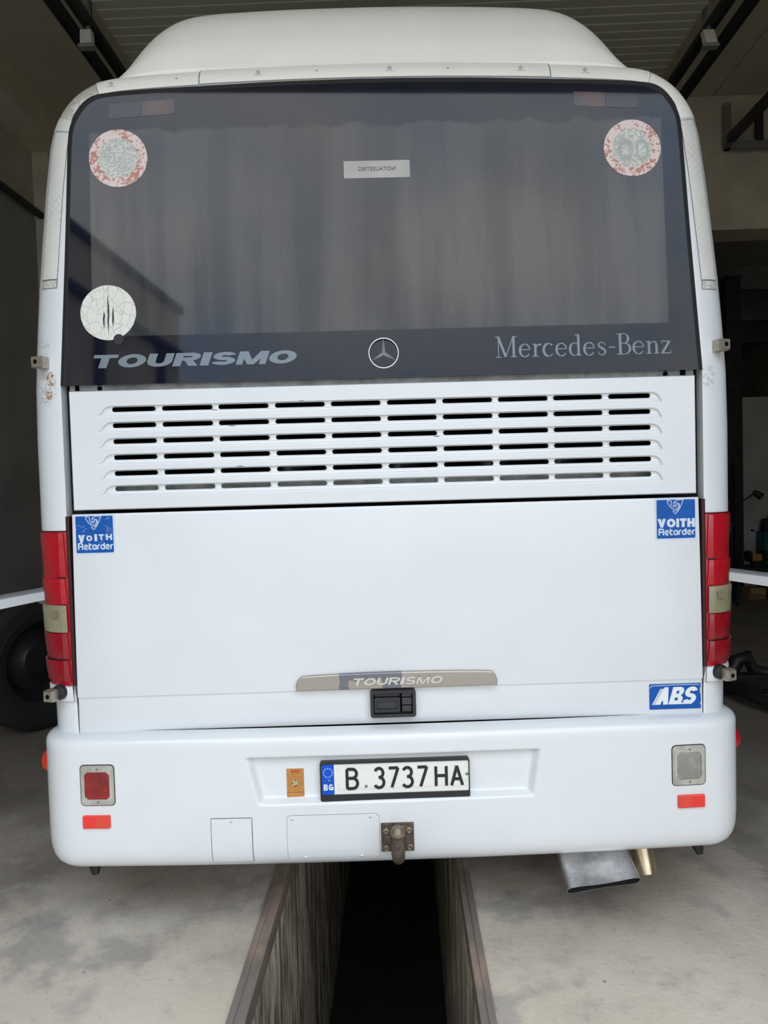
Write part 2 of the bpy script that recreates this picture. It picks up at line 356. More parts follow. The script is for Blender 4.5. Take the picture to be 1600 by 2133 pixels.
class G:
    """collects shapes that become ONE mesh"""
    def __init__(s): s.v, s.f, s.mi = [], [], []
    def add(s, v, f, mi=0):
        n = len(s.v); s.v += [tuple(p) for p in v]; s.f += [[i+n for i in q] for q in f]; s.mi += [mi]*len(f); return s
    def box(s, x0, x1, y0, y1, z0, z1, mi=0):
        v = [(x, y, z) for z in (z0, z1) for y in (y0, y1) for x in (x0, x1)]
        return s.add(v, [[0, 2, 3, 1], [4, 5, 7, 6], [0, 1, 5, 4], [2, 6, 7, 3], [0, 4, 6, 2], [1, 3, 7, 5]], mi)
    def bbox(s, x0, x1, y0, y1, z0, z1, b=0.004, mi=0):
        """box whose edges are bevelled"""
        bm = bmesh.new(); bmesh.ops.create_cube(bm, size=1)
        for v in bm.verts: v.co = Vector(((x0+x1)/2+v.co.x*(x1-x0), (y0+y1)/2+v.co.y*(y1-y0), (z0+z1)/2+v.co.z*(z1-z0)))
        bmesh.ops.bevel(bm, geom=bm.edges[:], offset=b, segments=2, affect='EDGES', profile=0.5)
        bm.verts.index_update()
        s.add([v.co[:] for v in bm.verts], [[v.index for v in f.verts] for f in bm.faces], mi); bm.free(); return s
    def prism(s, pts, y0, y1, b=0.0, mi=0, yf=None, caps=True):
        """outline in x,z; y0 the near face (bevelled by b), y1 the far one; yf adds a depth by x,z"""
        n = len(pts); h = (lambda x, z: 0.0) if yf is None else yf
        loops = []
        if b > 0:
            ins = inset(pts, b); loops.append([(x, y0+h(x, z), z) for x, z in ins]); loops.append([(x, y0+b*0.3+h(x, z), z) for x, z in inset(pts, b*0.3)])
            loops.append([(x, y0+b+h(x, z), z) for x, z in pts])
        else: loops.append([(x, y0+h(x, z), z) for x, z in pts])
        loops.append([(x, y1+h(x, z), z) for x, z in pts])
        v = [p for lp in loops for p in lp]; f = []
        for k in range(len(loops)-1):
            for i in range(n):
                j = (i+1) % n; f.append([k*n+i, k*n+j, (k+1)*n+j, (k+1)*n+i])
        if caps: f.append(list(range(n))[::-1]); f.append([(len(loops)-1)*n+i for i in range(n)])
        return s.add(v, f, mi)
    def ring(s, outer, inner, y0, y1, mi=0, yf=None):
        n = len(outer); h = (lambda x, z: 0.0) if yf is None else yf
        v = []
        for pts, y in ((outer, y1), (outer, y0), (inner, y0), (inner, y1)): v += [(x, y+h(x, z), z) for x, z in pts]
        f = []
        for k in range(4):
            kk = (k+1) % 4
            for i in range(n):
                j = (i+1) % n; f.append([k*n+i, k*n+j, kk*n+j, kk*n+i])
        return s.add(v, f, mi)
    def tube(s, pts, r, n=10, mi=0, caps=True):
        pts = [Vector(p) for p in pts]; rs = r if isinstance(r, (list, tuple)) else [r]*len(pts)
        v, f = [], []; up = None
        for i, p in enumerate(pts):
            d = ((pts[i+1]-p) if i == 0 else (p-pts[i-1]) if i == len(pts)-1 else (pts[i+1]-pts[i-1])).normalized()
            if up is None: up = d.orthogonal().normalized()
            else: up = (up - d*up.dot(d)).normalized()
            w = d.cross(up)
            v += [p + rs[i]*(math.cos(2*PI*k/n)*up + math.sin(2*PI*k/n)*w) for k in range(n)]
        for i in range(len(pts)-1):
            for k in range(n):
                j = (k+1) % n; f.append([i*n+k, i*n+j, (i+1)*n+j, (i+1)*n+k])
        if caps: f.append(list(range(n))[::-1]); f.append([(len(pts)-1)*n+k for k in range(n)])
        return s.add(v, f, mi)
    def cyl(s, a, b, r, n=16, mi=0): return s.tube([a, b], r, n, mi)
    def lathe(s, prof, c, axis, n=32, mi=0, closed=False):
        """profile (radius, along axis)"""
        ax = Vector(axis).normalized(); u = ax.orthogonal().normalized(); w = ax.cross(u); c = Vector(c)
        v, f, m = [], [], len(prof)
        for k in range(n):
            a = 2*PI*k/n; d = math.cos(a)*u + math.sin(a)*w
            v += [c + d*r + ax*h for r, h in prof]
        for k in range(n):
            j = (k+1) % n
            for i in range(m if closed else m-1):
                i2 = (i+1) % m; f.append([k*m+i, j*m+i, j*m+i2, k*m+i2])
        return s.add(v, f, mi)
    def grid(s, rows, mi=0, skip=None):
        nr, nc = len(rows), len(rows[0]); v = [p for r in rows for p in r]; f = []
        for i in range(nr-1):
            for j in range(nc-1):
                if skip and skip(i, j): continue
                f.append([i*nc+j, i*nc+j+1, (i+1)*nc+j+1, (i+1)*nc+j])
        return s.add(v, f, mi)
    def ribbon(s, pts, w, y, th=0.0008, mi=0, yf=None, closed=False):
        """flat stroke in x,z with a little thickness"""
        n = len(pts); ws = w if isinstance(w, (list, tuple)) else [w]*n
        L, R = [], []
        for i in range(n):
            if closed: a, b = pts[i-1], pts[(i+1) % n]
            else: a, b = pts[max(0, i-1)], pts[min(n-1, i+1)]
            dx, dz = b[0]-a[0], b[1]-a[1]; q = math.hypot(dx, dz) or 1
            nx, nz = -dz/q*ws[i]/2, dx/q*ws[i]/2
            L.append((pts[i][0]+nx, pts[i][1]+nz)); R.append((pts[i][0]-nx, pts[i][1]-nz))
        h = (lambda x, z: 0.0) if yf is None else yf
        v = []
        for yy in (y, y+th):
            v += [(x, yy+h(x, z), z) for x, z in L] + [(x, yy+h(x, z), z) for x, z in R]
        f = []; m = 2*n
        for i in range(n if closed else n-1):
            j = (i+1) % n
            f += [[i, j, n+j, n+i], [m+i, m+n+i, m+n+j, m+j], [i, m+i, m+j, j], [n+i, n+j, m+n+j, m+n+i]]
        if not closed: f += [[0, n, m+n, m], [n-1, m+n-1, m+2*n-1, 2*n-1]]
        return s.add(v, f, mi)
    def obj(s, name, mat, parent=None, smooth=None):
        me = bpy.data.meshes.new(name); me.from_pydata(s.v, [], s.f); me.update()
        if any(s.mi): me.polygons.foreach_set('material_index', s.mi)
        bm = bmesh.new(); bm.from_mesh(me); bmesh.ops.recalc_face_normals(bm, faces=bm.faces); bm.to_mesh(me); bm.free()
        return obj(name, me, mat, parent, smooth)
def inset(pts, d):
    """moves a convex outline (counter-clockwise or clockwise) inwards"""
    n = len(pts); ar = sum(pts[i][0]*pts[(i+1) % n][1]-pts[(i+1) % n][0]*pts[i][1] for i in range(n)); sg = 1 if ar > 0 else -1
    out = []
    for i in range(n):
        a, p, b = pts[i-1], pts[i], pts[(i+1) % n]
        e1 = (p[0]-a[0], p[1]-a[1]); e2 = (b[0]-p[0], b[1]-p[1])
        l1 = math.hypot(*e1) or 1e-9; l2 = math.hypot(*e2) or 1e-9
        n1 = (-e1[1]/l1*sg, e1[0]/l1*sg); n2 = (-e2[1]/l2*sg, e2[0]/l2*sg)
        bx, bz = n1[0]+n2[0], n1[1]+n2[1]; q = bx*bx+bz*bz or 1e-9
        out.append((p[0]+2*d*bx/q, p[1]+2*d*bz/q))
    return out
def rrect(x0, x1, z0, z1, r, n=4):
    p = []
    for cx, cz, a0 in ((x1-r, z1-r, 0), (x0+r, z1-r, PI/2), (x0+r, z0+r, PI), (x1-r, z0+r, 1.5*PI)):
        for k in range(n+1):
            a = a0+PI/2*k/n; p.append((cx+r*math.cos(a), cz+r*math.sin(a)))
    return p
def circ(cx, cz, r, n=32): return [(cx+r*math.cos(2*PI*k/n), cz+r*math.sin(2*PI*k/n)) for k in range(n)]
def lerp(a, b, t): return a+(b-a)*t
def smooth(pts, n=3):
    """Catmull-Rom points between the given ones"""
    out = []
    for i in range(len(pts)-1):
        p0, p1, p2, p3 = pts[max(0, i-1)], pts[i], pts[i+1], pts[min(len(pts)-1, i+2)]
        for k in range(n):
            t = k/n; out.append(tuple(0.5*(2*b+(c-a)*t+(2*a-5*b+4*c-d)*t*t+(3*b-a-3*c+d)*t**3) for a, b, c, d in zip(p0, p1, p2, p3)))
    return out+[tuple(pts[-1])]
def interp(tab, x):
    if x <= tab[0][0]: return tab[0][1]
    for (a, b), (c, d) in zip(tab, tab[1:]):
        if x <= c: return b+(d-b)*(x-a)/(c-a)
    return tab[-1][1]
def root(name, loc, label, cat, group=None, rz=0.0, world=False):
    e = bpy.data.objects.new(name, None); COL.objects.link(e); e.location = loc; e.rotation_euler = (0, 0, rz)
    e.empty_display_size = 0.2
    if world: e['_world'] = 1
    return finish(e, label, cat, group)
def text(name, body, x0, x1, z0, z1, y, mat, parent, bold=0.0, shear=0.0, th=0.001, yf=None, space=1.0, flip=False):
    """lettering fitted into the box x0..x1, z0..z1"""
    c = bpy.data.curves.new('t', 'FONT'); c.body = body; c.offset = bold; c.extrude = 0.01; c.space_character = space; c.resolution_u = 3
    t = bpy.data.objects.new('t', c); COL.objects.link(t)
    me = bpy.data.meshes.new_from_object(t.evaluated_get(bpy.context.evaluated_depsgraph_get()))
    bpy.data.objects.remove(t); bpy.data.curves.remove(c)
    vs = [v.co.copy() for v in me.vertices]
    for v in vs: v.x += shear*v.y
    ax, bx = min(v.x for v in vs), max(v.x for v in vs); az, bz = min(v.y for v in vs), max(v.y for v in vs)
    for v, q in zip(me.vertices, vs):
        x = x0+(q.x-ax)/(bx-ax)*(x1-x0); z = z0+(q.y-az)/(bz-az)*(z1-z0)
        if flip: x = x0+x1-x
        v.co = (x, y+(th if q.z < 0 else 0.0)+(yf(x, z) if yf else 0.0), z)
    me.update(); me.materials.clear(); me.name = name
    return obj(name, me, mat, parent)
def structure(name, g, mat, smooth=None, label=None, rot=True, parent=None):
    o = g.obj(name, mat, parent, smooth)
    if parent is None:
        if rot: o.rotation_euler = (0, 0, GA)
        o['kind'] = 'structure'
        if label: o['label'] = label
    return o
def gp(x, y, z=0.0):     # bay coordinates to world
    c, s = math.cos(GA), math.sin(GA); return (c*x-s*y, s*x+c*y, z)

# ================================================================== the bay
XL, XR, YF, YB = -4.1, 8.8, 0.3, 25.0
PX0, PX1, PY0, PY1, PD = -0.64, 0.22, 1.5, 15.5, -1.75
g = G(); T = -0.25
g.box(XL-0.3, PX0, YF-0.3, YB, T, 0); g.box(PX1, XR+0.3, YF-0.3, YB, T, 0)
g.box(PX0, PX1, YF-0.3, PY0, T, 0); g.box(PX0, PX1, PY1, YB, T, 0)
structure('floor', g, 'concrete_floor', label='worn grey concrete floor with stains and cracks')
IX0, IX1 = -0.58, 0.17
for nm, a, b in (('wall_pit_left', PX0-0.05, IX0-0.004), ('wall_pit_right', IX1+0.004, PX1+0.05)):
    structure(nm, G().box(a, b, PY0-0.2, PY1+0.2, PD, -0.06), 'pit_wall')
structure('wall_pit_end', G().box(IX0, IX1, PY1, PY1+0.2, PD, -0.06), 'pit_wall')
structure('wall_pit_front', G().box(IX0, IX1, PY0-0.2, PY0, PD, -0.06), 'pit_wall')
structure('floor_pit', G().box(PX0-0.1, PX1+0.1, PY0-0.3, PY1+0.3, PD-0.1, PD), 'pit_floor')
for nm, a, b, e in (('trim_1', PX0, IX0, PX0), ('trim_2', IX1, PX1, PX1)):
    g = G(); g.bbox(a, b, PY0, PY1, -0.075, 0.006, 0.004)
    x = a+0.012 if e == a else b-0.012
    g.bbox(x-0.012, x+0.012, PY0, PY1, 0.0, 0.014, 0.003)
    structure(nm, g, 'rail_steel', label='brown steel angle along the pit edge')
# side walls, end wall, front wall with the door opening
HC = 5.98
g = G(); g.box(XL-0.3, XL, YF-0.3, YB, 0, HC); structure('wall_left', g, 'wall_plaster')
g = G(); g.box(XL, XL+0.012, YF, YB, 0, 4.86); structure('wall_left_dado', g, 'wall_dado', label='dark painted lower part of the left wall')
structure('wall_right', G().box(XR, XR+0.3, YF-0.3, YB, 0, HC), 'wall_plaster')
structure('wall_back', G().box(XL-0.3, XR+0.3, YB, YB+0.3, 0, HC), 'wall_plaster')
g = G(); g.box(XL-0.3, -2.48, YF-0.3, YF, 0, 6.7); g.box(2.65, XR+0.3, YF-0.3, YF, 0, 6.7); g.box(-2.48, 2.65, YF-0.3, YF, 5.07, 6.7)
structure('wall_front', g, 'wall_plaster')
YX = 8.2
g = G()
for i in range(12):
    a = XL+i*1.1; b = min(a+1.1, XR); g.bbox(a+0.004, b-0.004, YF, YX, HC, HC+0.08, 0.006)
structure('ceiling', g, 'ceiling_board', label='pale ceiling boards over the front of the bay')
structure('ceiling_far', G().box(XL-0.3, XR+0.3, YX+0.3, YB, 4.95, 5.05), 'ceiling_far', label='dark ceiling of the hall beyond the beam')
structure('ceiling_roof', G().box(XL-0.3, XR+0.3, YF-0.3, YB+0.3, 6.12, 6.3), 'ceiling_far', label='roof slab above the bay')
g = G(); g.box(XL, XR, YX, YX+0.3, 4.63, HC)
structure('trim_3', g, 'beam_concrete', label='wide beam across the hall ahead of the bus')
structure('trim_4', G().box(XL, XR, YX-0.05, YX+0.35, 4.478, 4.63), 'beam_concrete', label='flange along the bottom of the wide beam')
structure('trim_5', G().box(XL, XL+0.35, YF, YX, 5.60, HC), 'beam_concrete', label='beam along the top of the left wall')
structure('trim_6', G().box(XL, XL+0.18, YX-0.1, YX+0.4, 0, HC), 'beam_concrete', label='column on the left wall')
for i, y in enumerate((11.2, 13.4, 15.6, 18.4, 21.6)):
    structure('trim_%d' % (7+i), G().box(XL, XR, y, y+0.16, 4.60, 4.95), 'grey_steel', label='ceiling joist of the far hall')
g = G(); g.box(4.95, XR, 10.4, 10.55, 0, 2.85)
structure('wall_partition', g, 'partition', label='grey partition wall behind the work bench')
structure('trim_12', G().box(4.74, 4.95, 10.42, 10.6, 0, 4.6), 'dark_steel', label='dark steel column beside the partition')
# outdoors
structure('ground', G().box(-60, 60, -80, YF-0.3, T, -0.005), 'asphalt', rot=False, label='concrete yard outside the door')

# raised sectional door: ribbed panels lying under the ceiling
d1 = bpy.data.objects.new('door_1', None); COL.objects.link(d1); d1.rotation_euler = (0, 0, GA); d1['kind'] = 'structure'; d1['label'] = 'raised sectional door lying under the ceiling'
prof = []
for k in range(5):
    y = 0.1*k; prof += [(y+0.004, 0.0), (y+0.010, -0.008), (y+0.090, -0.008), (y+0.096, 0.0)]
pv = [(x, y, z) for y, z in prof for x in (-2.13, 2.33)] + [(x, y, 0.04) for y in (0.004, 0.496) for x in (-2.13, 2.33)]
n = len(prof); pf = [[2*i, 2*i+1, 2*i+3, 2*i+2] for i in range(n-1)]
pf += [[2*n, 2*n+2, 2*n+3, 2*n+1], [0, 2*n, 2*n+1, 1], [2*n-2, 2*n-1, 2*n+3, 2*n+2]]
pme = G().add(pv, pf); po = pme.obj('panel', 'door_panel', d1); po.location = (0, 0.9, 5.205)
for k in range(1, 11):
    c = po.copy(); COL.objects.link(c); c.location = (0, 0.9+0.5*k, 5.205)
def track(name, xs, z, y0, y1, label, brackets, side):
    r = root(name, gp(xs[0], y0, 0), label, 'track', rz=GA)
    for x in xs:
        a = x-xs[0]
        gg = G(); gg.box(a-0.042, a+0.042, 0, y1-y0, z, z+0.012); gg.box(a-0.042, a-0.034, 0, y1-y0, z-0.03, z); gg.box(a+0.034, a+0.042, 0, y1-y0, z-0.03, z)
        gg.obj('rail', 'dark_steel', r)
    for y in brackets:
        a = 0.5*(xs[-1]-xs[0])
        yy = y-y0; a += -0.10 if side > 0 else 0.045
        gg = G(); gg.add([(a-0.045, yy, z-0.036), (a+0.035, yy, z-0.036), (a+0.050, yy-0.03, z-0.150), (a-0.036, yy-0.03, z-0.150), (a-0.045, yy+0.05, z-0.036), (a+0.035, yy+0.05, z-0.036), (a+0.050, yy+0.03, z-0.150), (a-0.036, yy+0.03, z-0.150)],
                         [[0, 1, 2, 3], [4, 7, 6, 5], [0, 3, 7, 4], [1, 5, 6, 2], [0, 4, 5, 1], [3, 2, 6, 7]])
        gg.obj('bracket', 'pale_steel', r)
        G().bbox(a-0.055, a+0.065, yy-0.035, yy+0.03, z-0.176, z-0.152, 0.006).obj('cross_bar', 'grey_steel', r)
        G().box(a-0.03, a+0.02, yy+0.02, yy+0.05, z-0.04, z).obj('bracket_foot', 'grey_steel', r)
        gg = G(); gg.box(a-0.012, a+0.012, y-y0+0.07, y-y0+0.095, z, HC); gg.obj('hanger', 'grey_steel', r)
    return r
track('door_track', (-2.327, -2.186), 5.1, 0.6, 7.4, 'dark double door track with pale bracket on the left under the ceiling', (2.2, 5.20), -1)
track('door_track', (2.39, 2.567), 5.1, 0.6, 7.4, 'dark double door track with bright bracket above the right bus corner', (2.2, 5.50), 1)
r = root('door_track', gp(3.715, 0.6, 0), 'door track of the next bay ending in a steel bracket on the beam', 'track', rz=GA)
G().box(-0.04, 0.04, 0, 7.44, 5.39, 5.47).obj('rail', 'dark_steel', r)
gg = G(); gg.box(-0.05, 0.01, 7.44, 7.52, 5.33, 5.82); gg.obj('bracket', 'grey_steel', r)
gg = G(); gg.box(-0.05, 1.2, 7.44, 7.52, 5.33, 5.41); gg.obj('cross_bar', 'grey_steel', r)
gg = G(); gg.tube([(0, 0.0, 5.57), (0, 4.2, 5.57)], 0.03); gg.obj('spring', 'dark_steel', r)
gg = G(); gg.box(0.28, 0.35, 7.42, 7.48, 5.4, 5.8); gg.obj('hanger', 'dark_steel', r)
gg = G(); gg.tube([(XL+0.08, 0.6, 4.86), (XL+0.08, 8.1, 4.89)], 0.04, 10); o = gg.obj('conduit_pipe', 'dark_steel', smooth=40)
o.rotation_euler = (0, 0, GA); finish(o, 'dark conduit pipe running along the left wall', 'pipe')

# ================================================================== things in the bay
def tyre():
    r = root('tyre', gp(-2.76, 5.16, 0), 'large black wheel with thick tyre standing left of the bus', 'tyre', rz=GA)
    ax = Vector((0.86, -0.51, 0)).normalized(); c = Vector((0, 0, 0.5))
    g = G()
    pr = []
    W2 = 0.145
    pr += [(0.285, -0.09), (0.30, -0.125), (0.36, -0.152), (0.42, -0.155), (0.465, -0.148), (0.487, -0.135)]
    for k in range(5):
        a = -0.135+0.054*k; pr += [(0.497, a+0.002), (0.499, a+0.036), (0.484, a+0.039), (0.484, a+0.051)]
    pr = pr[:-2] + [(0.487, 0.135), (0.465, 0.148), (0.42, 0.155), (0.36, 0.152), (0.30, 0.125), (0.285, 0.09), (0.30, 0.06), (0.40, 0.11), (0.46, 0.1), (0.46, -0.1), (0.40, -0.11), (0.30, -0.06)]
    g.lathe(pr, c, ax, 72, closed=True); t = g.obj('tyre_casing', 'tyre_rubber', r, 30)
    G().lathe([(0.0, 0.02), (0.10, 0.02), (0.12, 0.0), (0.22, -0.01), (0.26, 0.05), (0.288, 0.095), (0.288, 0.06)], c, ax, 48).obj('rim', 'black_machine', r, 40)
    gg = G(); gg.lathe([(0.365, 0.152), (0.370, 0.158), (0.376, 0.158), (0.381, 0.152)], c, ax, 72)
    gg.lathe([(0.435, 0.152), (0.440, 0.158), (0.446, 0.157), (0.450, 0.150)], c, ax, 72); gg.obj('sidewall_rib', 'tyre_rubber', r, 30)
tyre()
def machine():
    r = root('trolley_jack', gp(2.72, 5.30, 0), 'black low steel jack frame with blue post right of the bus', 'jack', rz=GA)
    g = G(); g.bbox(-0.25, 0.75, 0.22, 0.34, 0.02, 0.16, 0.01); g.bbox(-0.25, 0.75, 0.20, 0.22, 0.055, 0.075, 0.004); g.obj('rear_beam', 'black_machine', r)
    g = G(); g.tube([(-0.30, 0.25, 0.13), (-0.22, -0.1, 0.10), (-0.1, -0.33, 0.07)], [0.05, 0.05, 0.045], 8); g.obj('leg', 'black_machine', r)
    g = G(); g.bbox(-0.14, 0.55, -0.42, -0.30, 0.02, 0.12, 0.012); g.obj('front_beam', 'wood_block', r)
    for x in (0.05, 0.28):
        g = G(); g.cyl((x, -0.44, 0.05), (x, -0.40, 0.05), 0.03, 14); g.obj('caster', 'black_machine', r)
    g = G(); g.cyl((-0.27, 0.30, 0.02), (-0.27, 0.30, 0.33), 0.045, 16); g.cyl((-0.27, 0.30, 0.33), (-0.27, 0.30, 0.36), 0.03, 16); g.obj('post', 'blue_machine', r, 40)
    g = G(); g.tube([(-0.2, 0.30, 0.15), (-0.13, 0.32, 0.25), (-0.05, 0.32, 0.29), (0.0, 0.34, 0.18), (0.1, 0.3, 0.16)], [0.05, 0.06, 0.05, 0.045, 0.04], 8); g.obj('pump', 'black_machine', r, 50)
    for k, (x, z) in enumerate(((0.22, 0.185), (0.30, 0.18), (0.37, 0.19), (0.55, 0.18))): G().cyl((x, 0.26, 0.16), (x, 0.26, z), 0.022, 10).obj('bolt', 'black_machine', r)
machine()
def far_corner():
    # shelving unit, low bench and clutter in front of the partition wall
    r = root('shelving_unit', gp(4.44, 10.14, 0), 'dark open shelving unit beside the partition wall', 'shelf', rz=GA)
    for x in (-0.26, 0.26):
        for y in (0.0, 0.24):
            G().box(x-0.015, x+0.015, y-0.015, y+0.015, 0, 1.9).obj('upright', 'black_machine', r)
    for z in (0.35, 0.64, 0.88, 1.22, 1.50, 1.80): G().box(-0.26, 0.26, -0.015, 0.255, z, z+0.02).obj('shelf', 'black_machine', r)
    def item(nm, x, y, z, w, d, h, mat, lab, cat, rz=0.0):
        t = root(nm, gp(x, y, z), lab, cat, rz=GA+rz)
        g = G(); g.bbox(-w/2, w/2, -d/2, d/2, 0, h, min(w, h)*0.06); g.obj('body', mat, t)
        g = G(); g.bbox(-w/2-0.004, w/2+0.004, -d/2-0.004, d/2+0.004, h*0.72, h+0.006, 0.004); g.obj('lid', mat, t)
        return t
    item('oil_can', 4.63, 10.24, 1.241, 0.06, 0.07, 0.12, 'red_item', 'small red can on the dark shelving unit', 'can')
    item('tool_case', 4.61, 10.24, 0.901, 0.13, 0.16, 0.15, 'grey_item', 'grey case on the middle shelf of the dark unit', 'case')
    item('tool_case', 4.44, 10.24, 0.901, 0.13, 0.16, 0.10, 'grey_item', 'low grey case beside the taller one on the dark unit', 'case')
    item('cardboard_box', 4.52, 10.24, 0.661, 0.13, 0.16, 0.11, 'cardboard_pale', 'pale cardboard box on a low shelf of the dark unit', 'box')
    b = root('work_bench', gp(4.72, 9.55, 0), 'low dark work bench in front of the shelving unit', 'bench', rz=GA)
    G().bbox(-0.35, 0.35, -0.15, 0.2, 0.47, 0.51, 0.008).obj('bench_top', 'dark_steel', b)
    for x in (-0.32, 0.32):
        for y in (-0.12, 0.17): G().box(x-0.02, x+0.02, y-0.02, y+0.02, 0, 0.47).obj('leg', 'dark_steel', b)
    t = root('bench_grinder', gp(4.72, 9.60, 0.51), 'yellow and black grinder on the low work bench', 'grinder', rz=GA)
    g = G(); g.bbox(-0.07, 0.07, -0.05, 0.05, 0.06, 0.16, 0.02); g.obj('motor', 'yellow_tool', t)
    for x in (-0.10, 0.10):
        g = G(); g.cyl((x-0.025, 0, 0.13), (x+0.025, 0, 0.13), 0.075, 18); g.obj('wheel_guard', 'black_machine', t, 40)
    G().bbox(-0.06, 0.06, -0.05, 0.05, 0, 0.06, 0.008).obj('foot', 'black_machine', t)
    t = root('work_lamp', gp(4.62, 9.90, 0), 'black jointed work lamp on a floor stand', 'lamp', rz=GA)
    g = G(); g.cyl((-0.08, 0.0, 0), (-0.08, 0.0, 0.03), 0.07, 16); g.obj('base', 'black_machine', t)
    g = G(); g.tube([(-0.08, 0.0, 0.03), (-0.08, 0.0, 1.28), (0.24, 0.0, 1.47)], 0.012, 8); g.obj('arm', 'black_machine', t)
    g = G(); g.lathe([(0.012, -0.07), (0.04, -0.03), (0.052, 0.06), (0.047, 0.06), (0.0, 0.0)], (0.28, 0.0, 1.46), (0.7, 0, -0.5), 18); g.obj('lamp_shade', 'black_machine', t, 40)
    g = G(); g.box(5.01, 5.13, 10.385, 10.40, 0.82, 0.97); o = g.obj('paper_notice', 'paper'); o.rotation_euler = (0, 0, GA); finish(o, 'pale paper notice on the partition wall', 'notice')
    G().box(5.03, 5.09, 10.38, 10.386, 0.91, 0.945).obj('print', 'label_ink', o)
    t = root('locker', gp(5.40, 10.22, 0), 'teal steel locker at the right edge', 'locker', rz=GA)
    G().bbox(-0.3, 0.3, -0.12, 0.14, 0, 0.92, 0.01).obj('body', 'teal_paint', t)
    G().bbox(-0.28, 0.28, -0.135, -0.122, 0.05, 0.89, 0.004).obj('door', 'teal_paint', t)
    G().bbox(-0.25, -0.235, -0.155, -0.135, 0.5, 0.6, 0.003).obj('handle', 'black_machine', t)
    t = root('round_drum', gp(5.22, 10.22, 0.92), 'dark round drum standing on the teal locker', 'drum', rz=GA)
    G().lathe([(0.0, 0.0), (0.10, 0.0), (0.11, 0.02), (0.11, 0.14), (0.09, 0.18), (0.0, 0.19)], (0, 0, 0), (0, 0, 1), 24).obj('body', 'dark_steel', t, 40)
    G().cyl((0, 0, 0.185), (0, 0, 0.22), 0.03, 14).obj('cap', 'grey_item', t)
    for (x, y, w, h, rz, lab) in ((4.86, 9.96, 0.24, 0.16, 0.1, 'brown cardboard box on the floor behind the low work bench'), (5.17, 9.93, 0.24, 0.17, -0.15, 'brown cardboard box with hanging flap at the right edge')):
        t = root('cardboard_box', gp(x, y, 0), lab, 'box', rz=GA+rz)
        G().bbox(-w/2, w/2, -0.10, 0.10, 0, h, 0.004).obj('carton', 'cardboard', t)
        g = G(); g.add([(-w/2, -0.10, h), (w/2, -0.10, h), (w/2-0.03, -0.15, h-0.08), (-w/2+0.03, -0.15, h-0.08), (-w/2, -0.097, h+0.004), (w/2, -0.097, h+0.004), (w/2-0.03, -0.154, h-0.076), (-w/2+0.03, -0.154, h-0.076)],
                       [[0, 1, 2, 3], [4, 7, 6, 5], [0, 4, 5, 1], [2, 6, 7, 3], [0, 3, 7, 4], [1, 5, 6, 2]]); g.obj('flap', 'cardboard_pale', t)
far_corner()

# building across the yard (mirrored in the rear window)
def outside():
    r = root('building', (-6.6, -18.6, 0), 'beige building with dark eaves mirrored in the rear window', 'building', rz=0.194)
    H = 10.6
    G().box(-9, 0, 0, 11, 0, H).obj('wall', 'outside_wall', r)
    G().box(-9.4, 0.12, -0.12, 11.4, H, H+0.25).obj('roof', 'outside_roof', r)
    G().box(-0.1, 0.25, -0.1, 11.0, 8.95, 9.15).obj('gutter', 'outside_roof', r)
    for y in (1.2, 4.6, 8.0): G().box(0.0, 0.15, y, y+0.35, 0, 8.95).obj('post', 'outside_roof', r)
    for y in (2.2, 5.6): G().box(-0.02, 0.05, y, y+1.6, 2.0, 4.0).obj('window', 'outside_roof', r)
outside()

# ================================================================== the bus
BUS = root('coach_bus', (0, 8.6, 0), 'white coach parked over the pit seen from behind', 'bus', world=True)
def Yr(z): return 2.6 + 0.07*max(0.0, (z-2.1))/1.1          # rear plane, leaning forward above the waist
RB = 0.12
HALF = [(0.42, 1.275), (0.80, 1.276), (0.94, 1.278), (1.0, 1.292), (1.57, 1.304), (1.9, 1.305), (2.1, 1.301), (2.3, 1.293), (2.45, 1.285), (2.66, 1.269), (2.84, 1.254), (3.0, 1.236)]
TOPC = [(1.236, 3.0), (1.222, 3.06), (1.200, 3.115), (1.165, 3.17), (1.122, 3.213), (1.075, 3.243), (1.03, 3.262), (0.95, 3.276), (0.8, 3.287), (0.6, 3.297), (0.4, 3.303), (0.2, 3.307), (0.0, 3.308)]
GLS = [(2.098, 1.156), (2.6, 1.132), (2.97, 1.117)]
GTOP = [(1.117, 2.97), (1.111, 3.03), (1.097, 3.07), (1.072, 3.11), (1.04, 3.14), (0.99, 3.157), (0.85, 3.168), (0.7, 3.175), (0.52, 3.182), (0.35, 3.188), (0.17, 3.191), (0.08, 3.192), (0.0, 3.192)]
TOPC, GTOP, TS = smooth(TOPC, 3), smooth(GTOP, 3), 3
zs = [0.42, 0.6, 0.80, 0.92, 0.945, 1.0, 1.1, 1.3, 1.57, 1.75, 1.9, 2.0, 2.098, 2.2, 2.3, 2.45, 2.55, 2.66, 2.75, 2.84, 2.92]
half_out = [(interp(HALF, z), z) for z in zs] + TOPC
def opening_x(z): return 1.168 if z < 2.09 else interp(GLS, z)+0.012
half_in = [(opening_x(z), z) for z in zs]
half_in += [(x+0.012*(1 if x > 0.9 else x/0.9), z+(0.012 if x < 1.1 else 0.004)) for x, z in GTOP]
def mirror(h): return [(-x, z) for x, z in h] + [(x, z) for x, z in h[::-1][1:]]
OUT, INN = mirror(half_out), mirror(half_in)
def normals2(pts):
    r = []
    for i, p in enumerate(pts):
        a, b = pts[max(0, i-1)], pts[min(len(pts)-1, i+1)]
        dx, dz = b[0]-a[0], b[1]-a[1]; q = math.hypot(dx, dz); r.append((-dz/q, dx/q))
    return r
NRM = normals2(OUT)      # outwards, going over the top from left to right
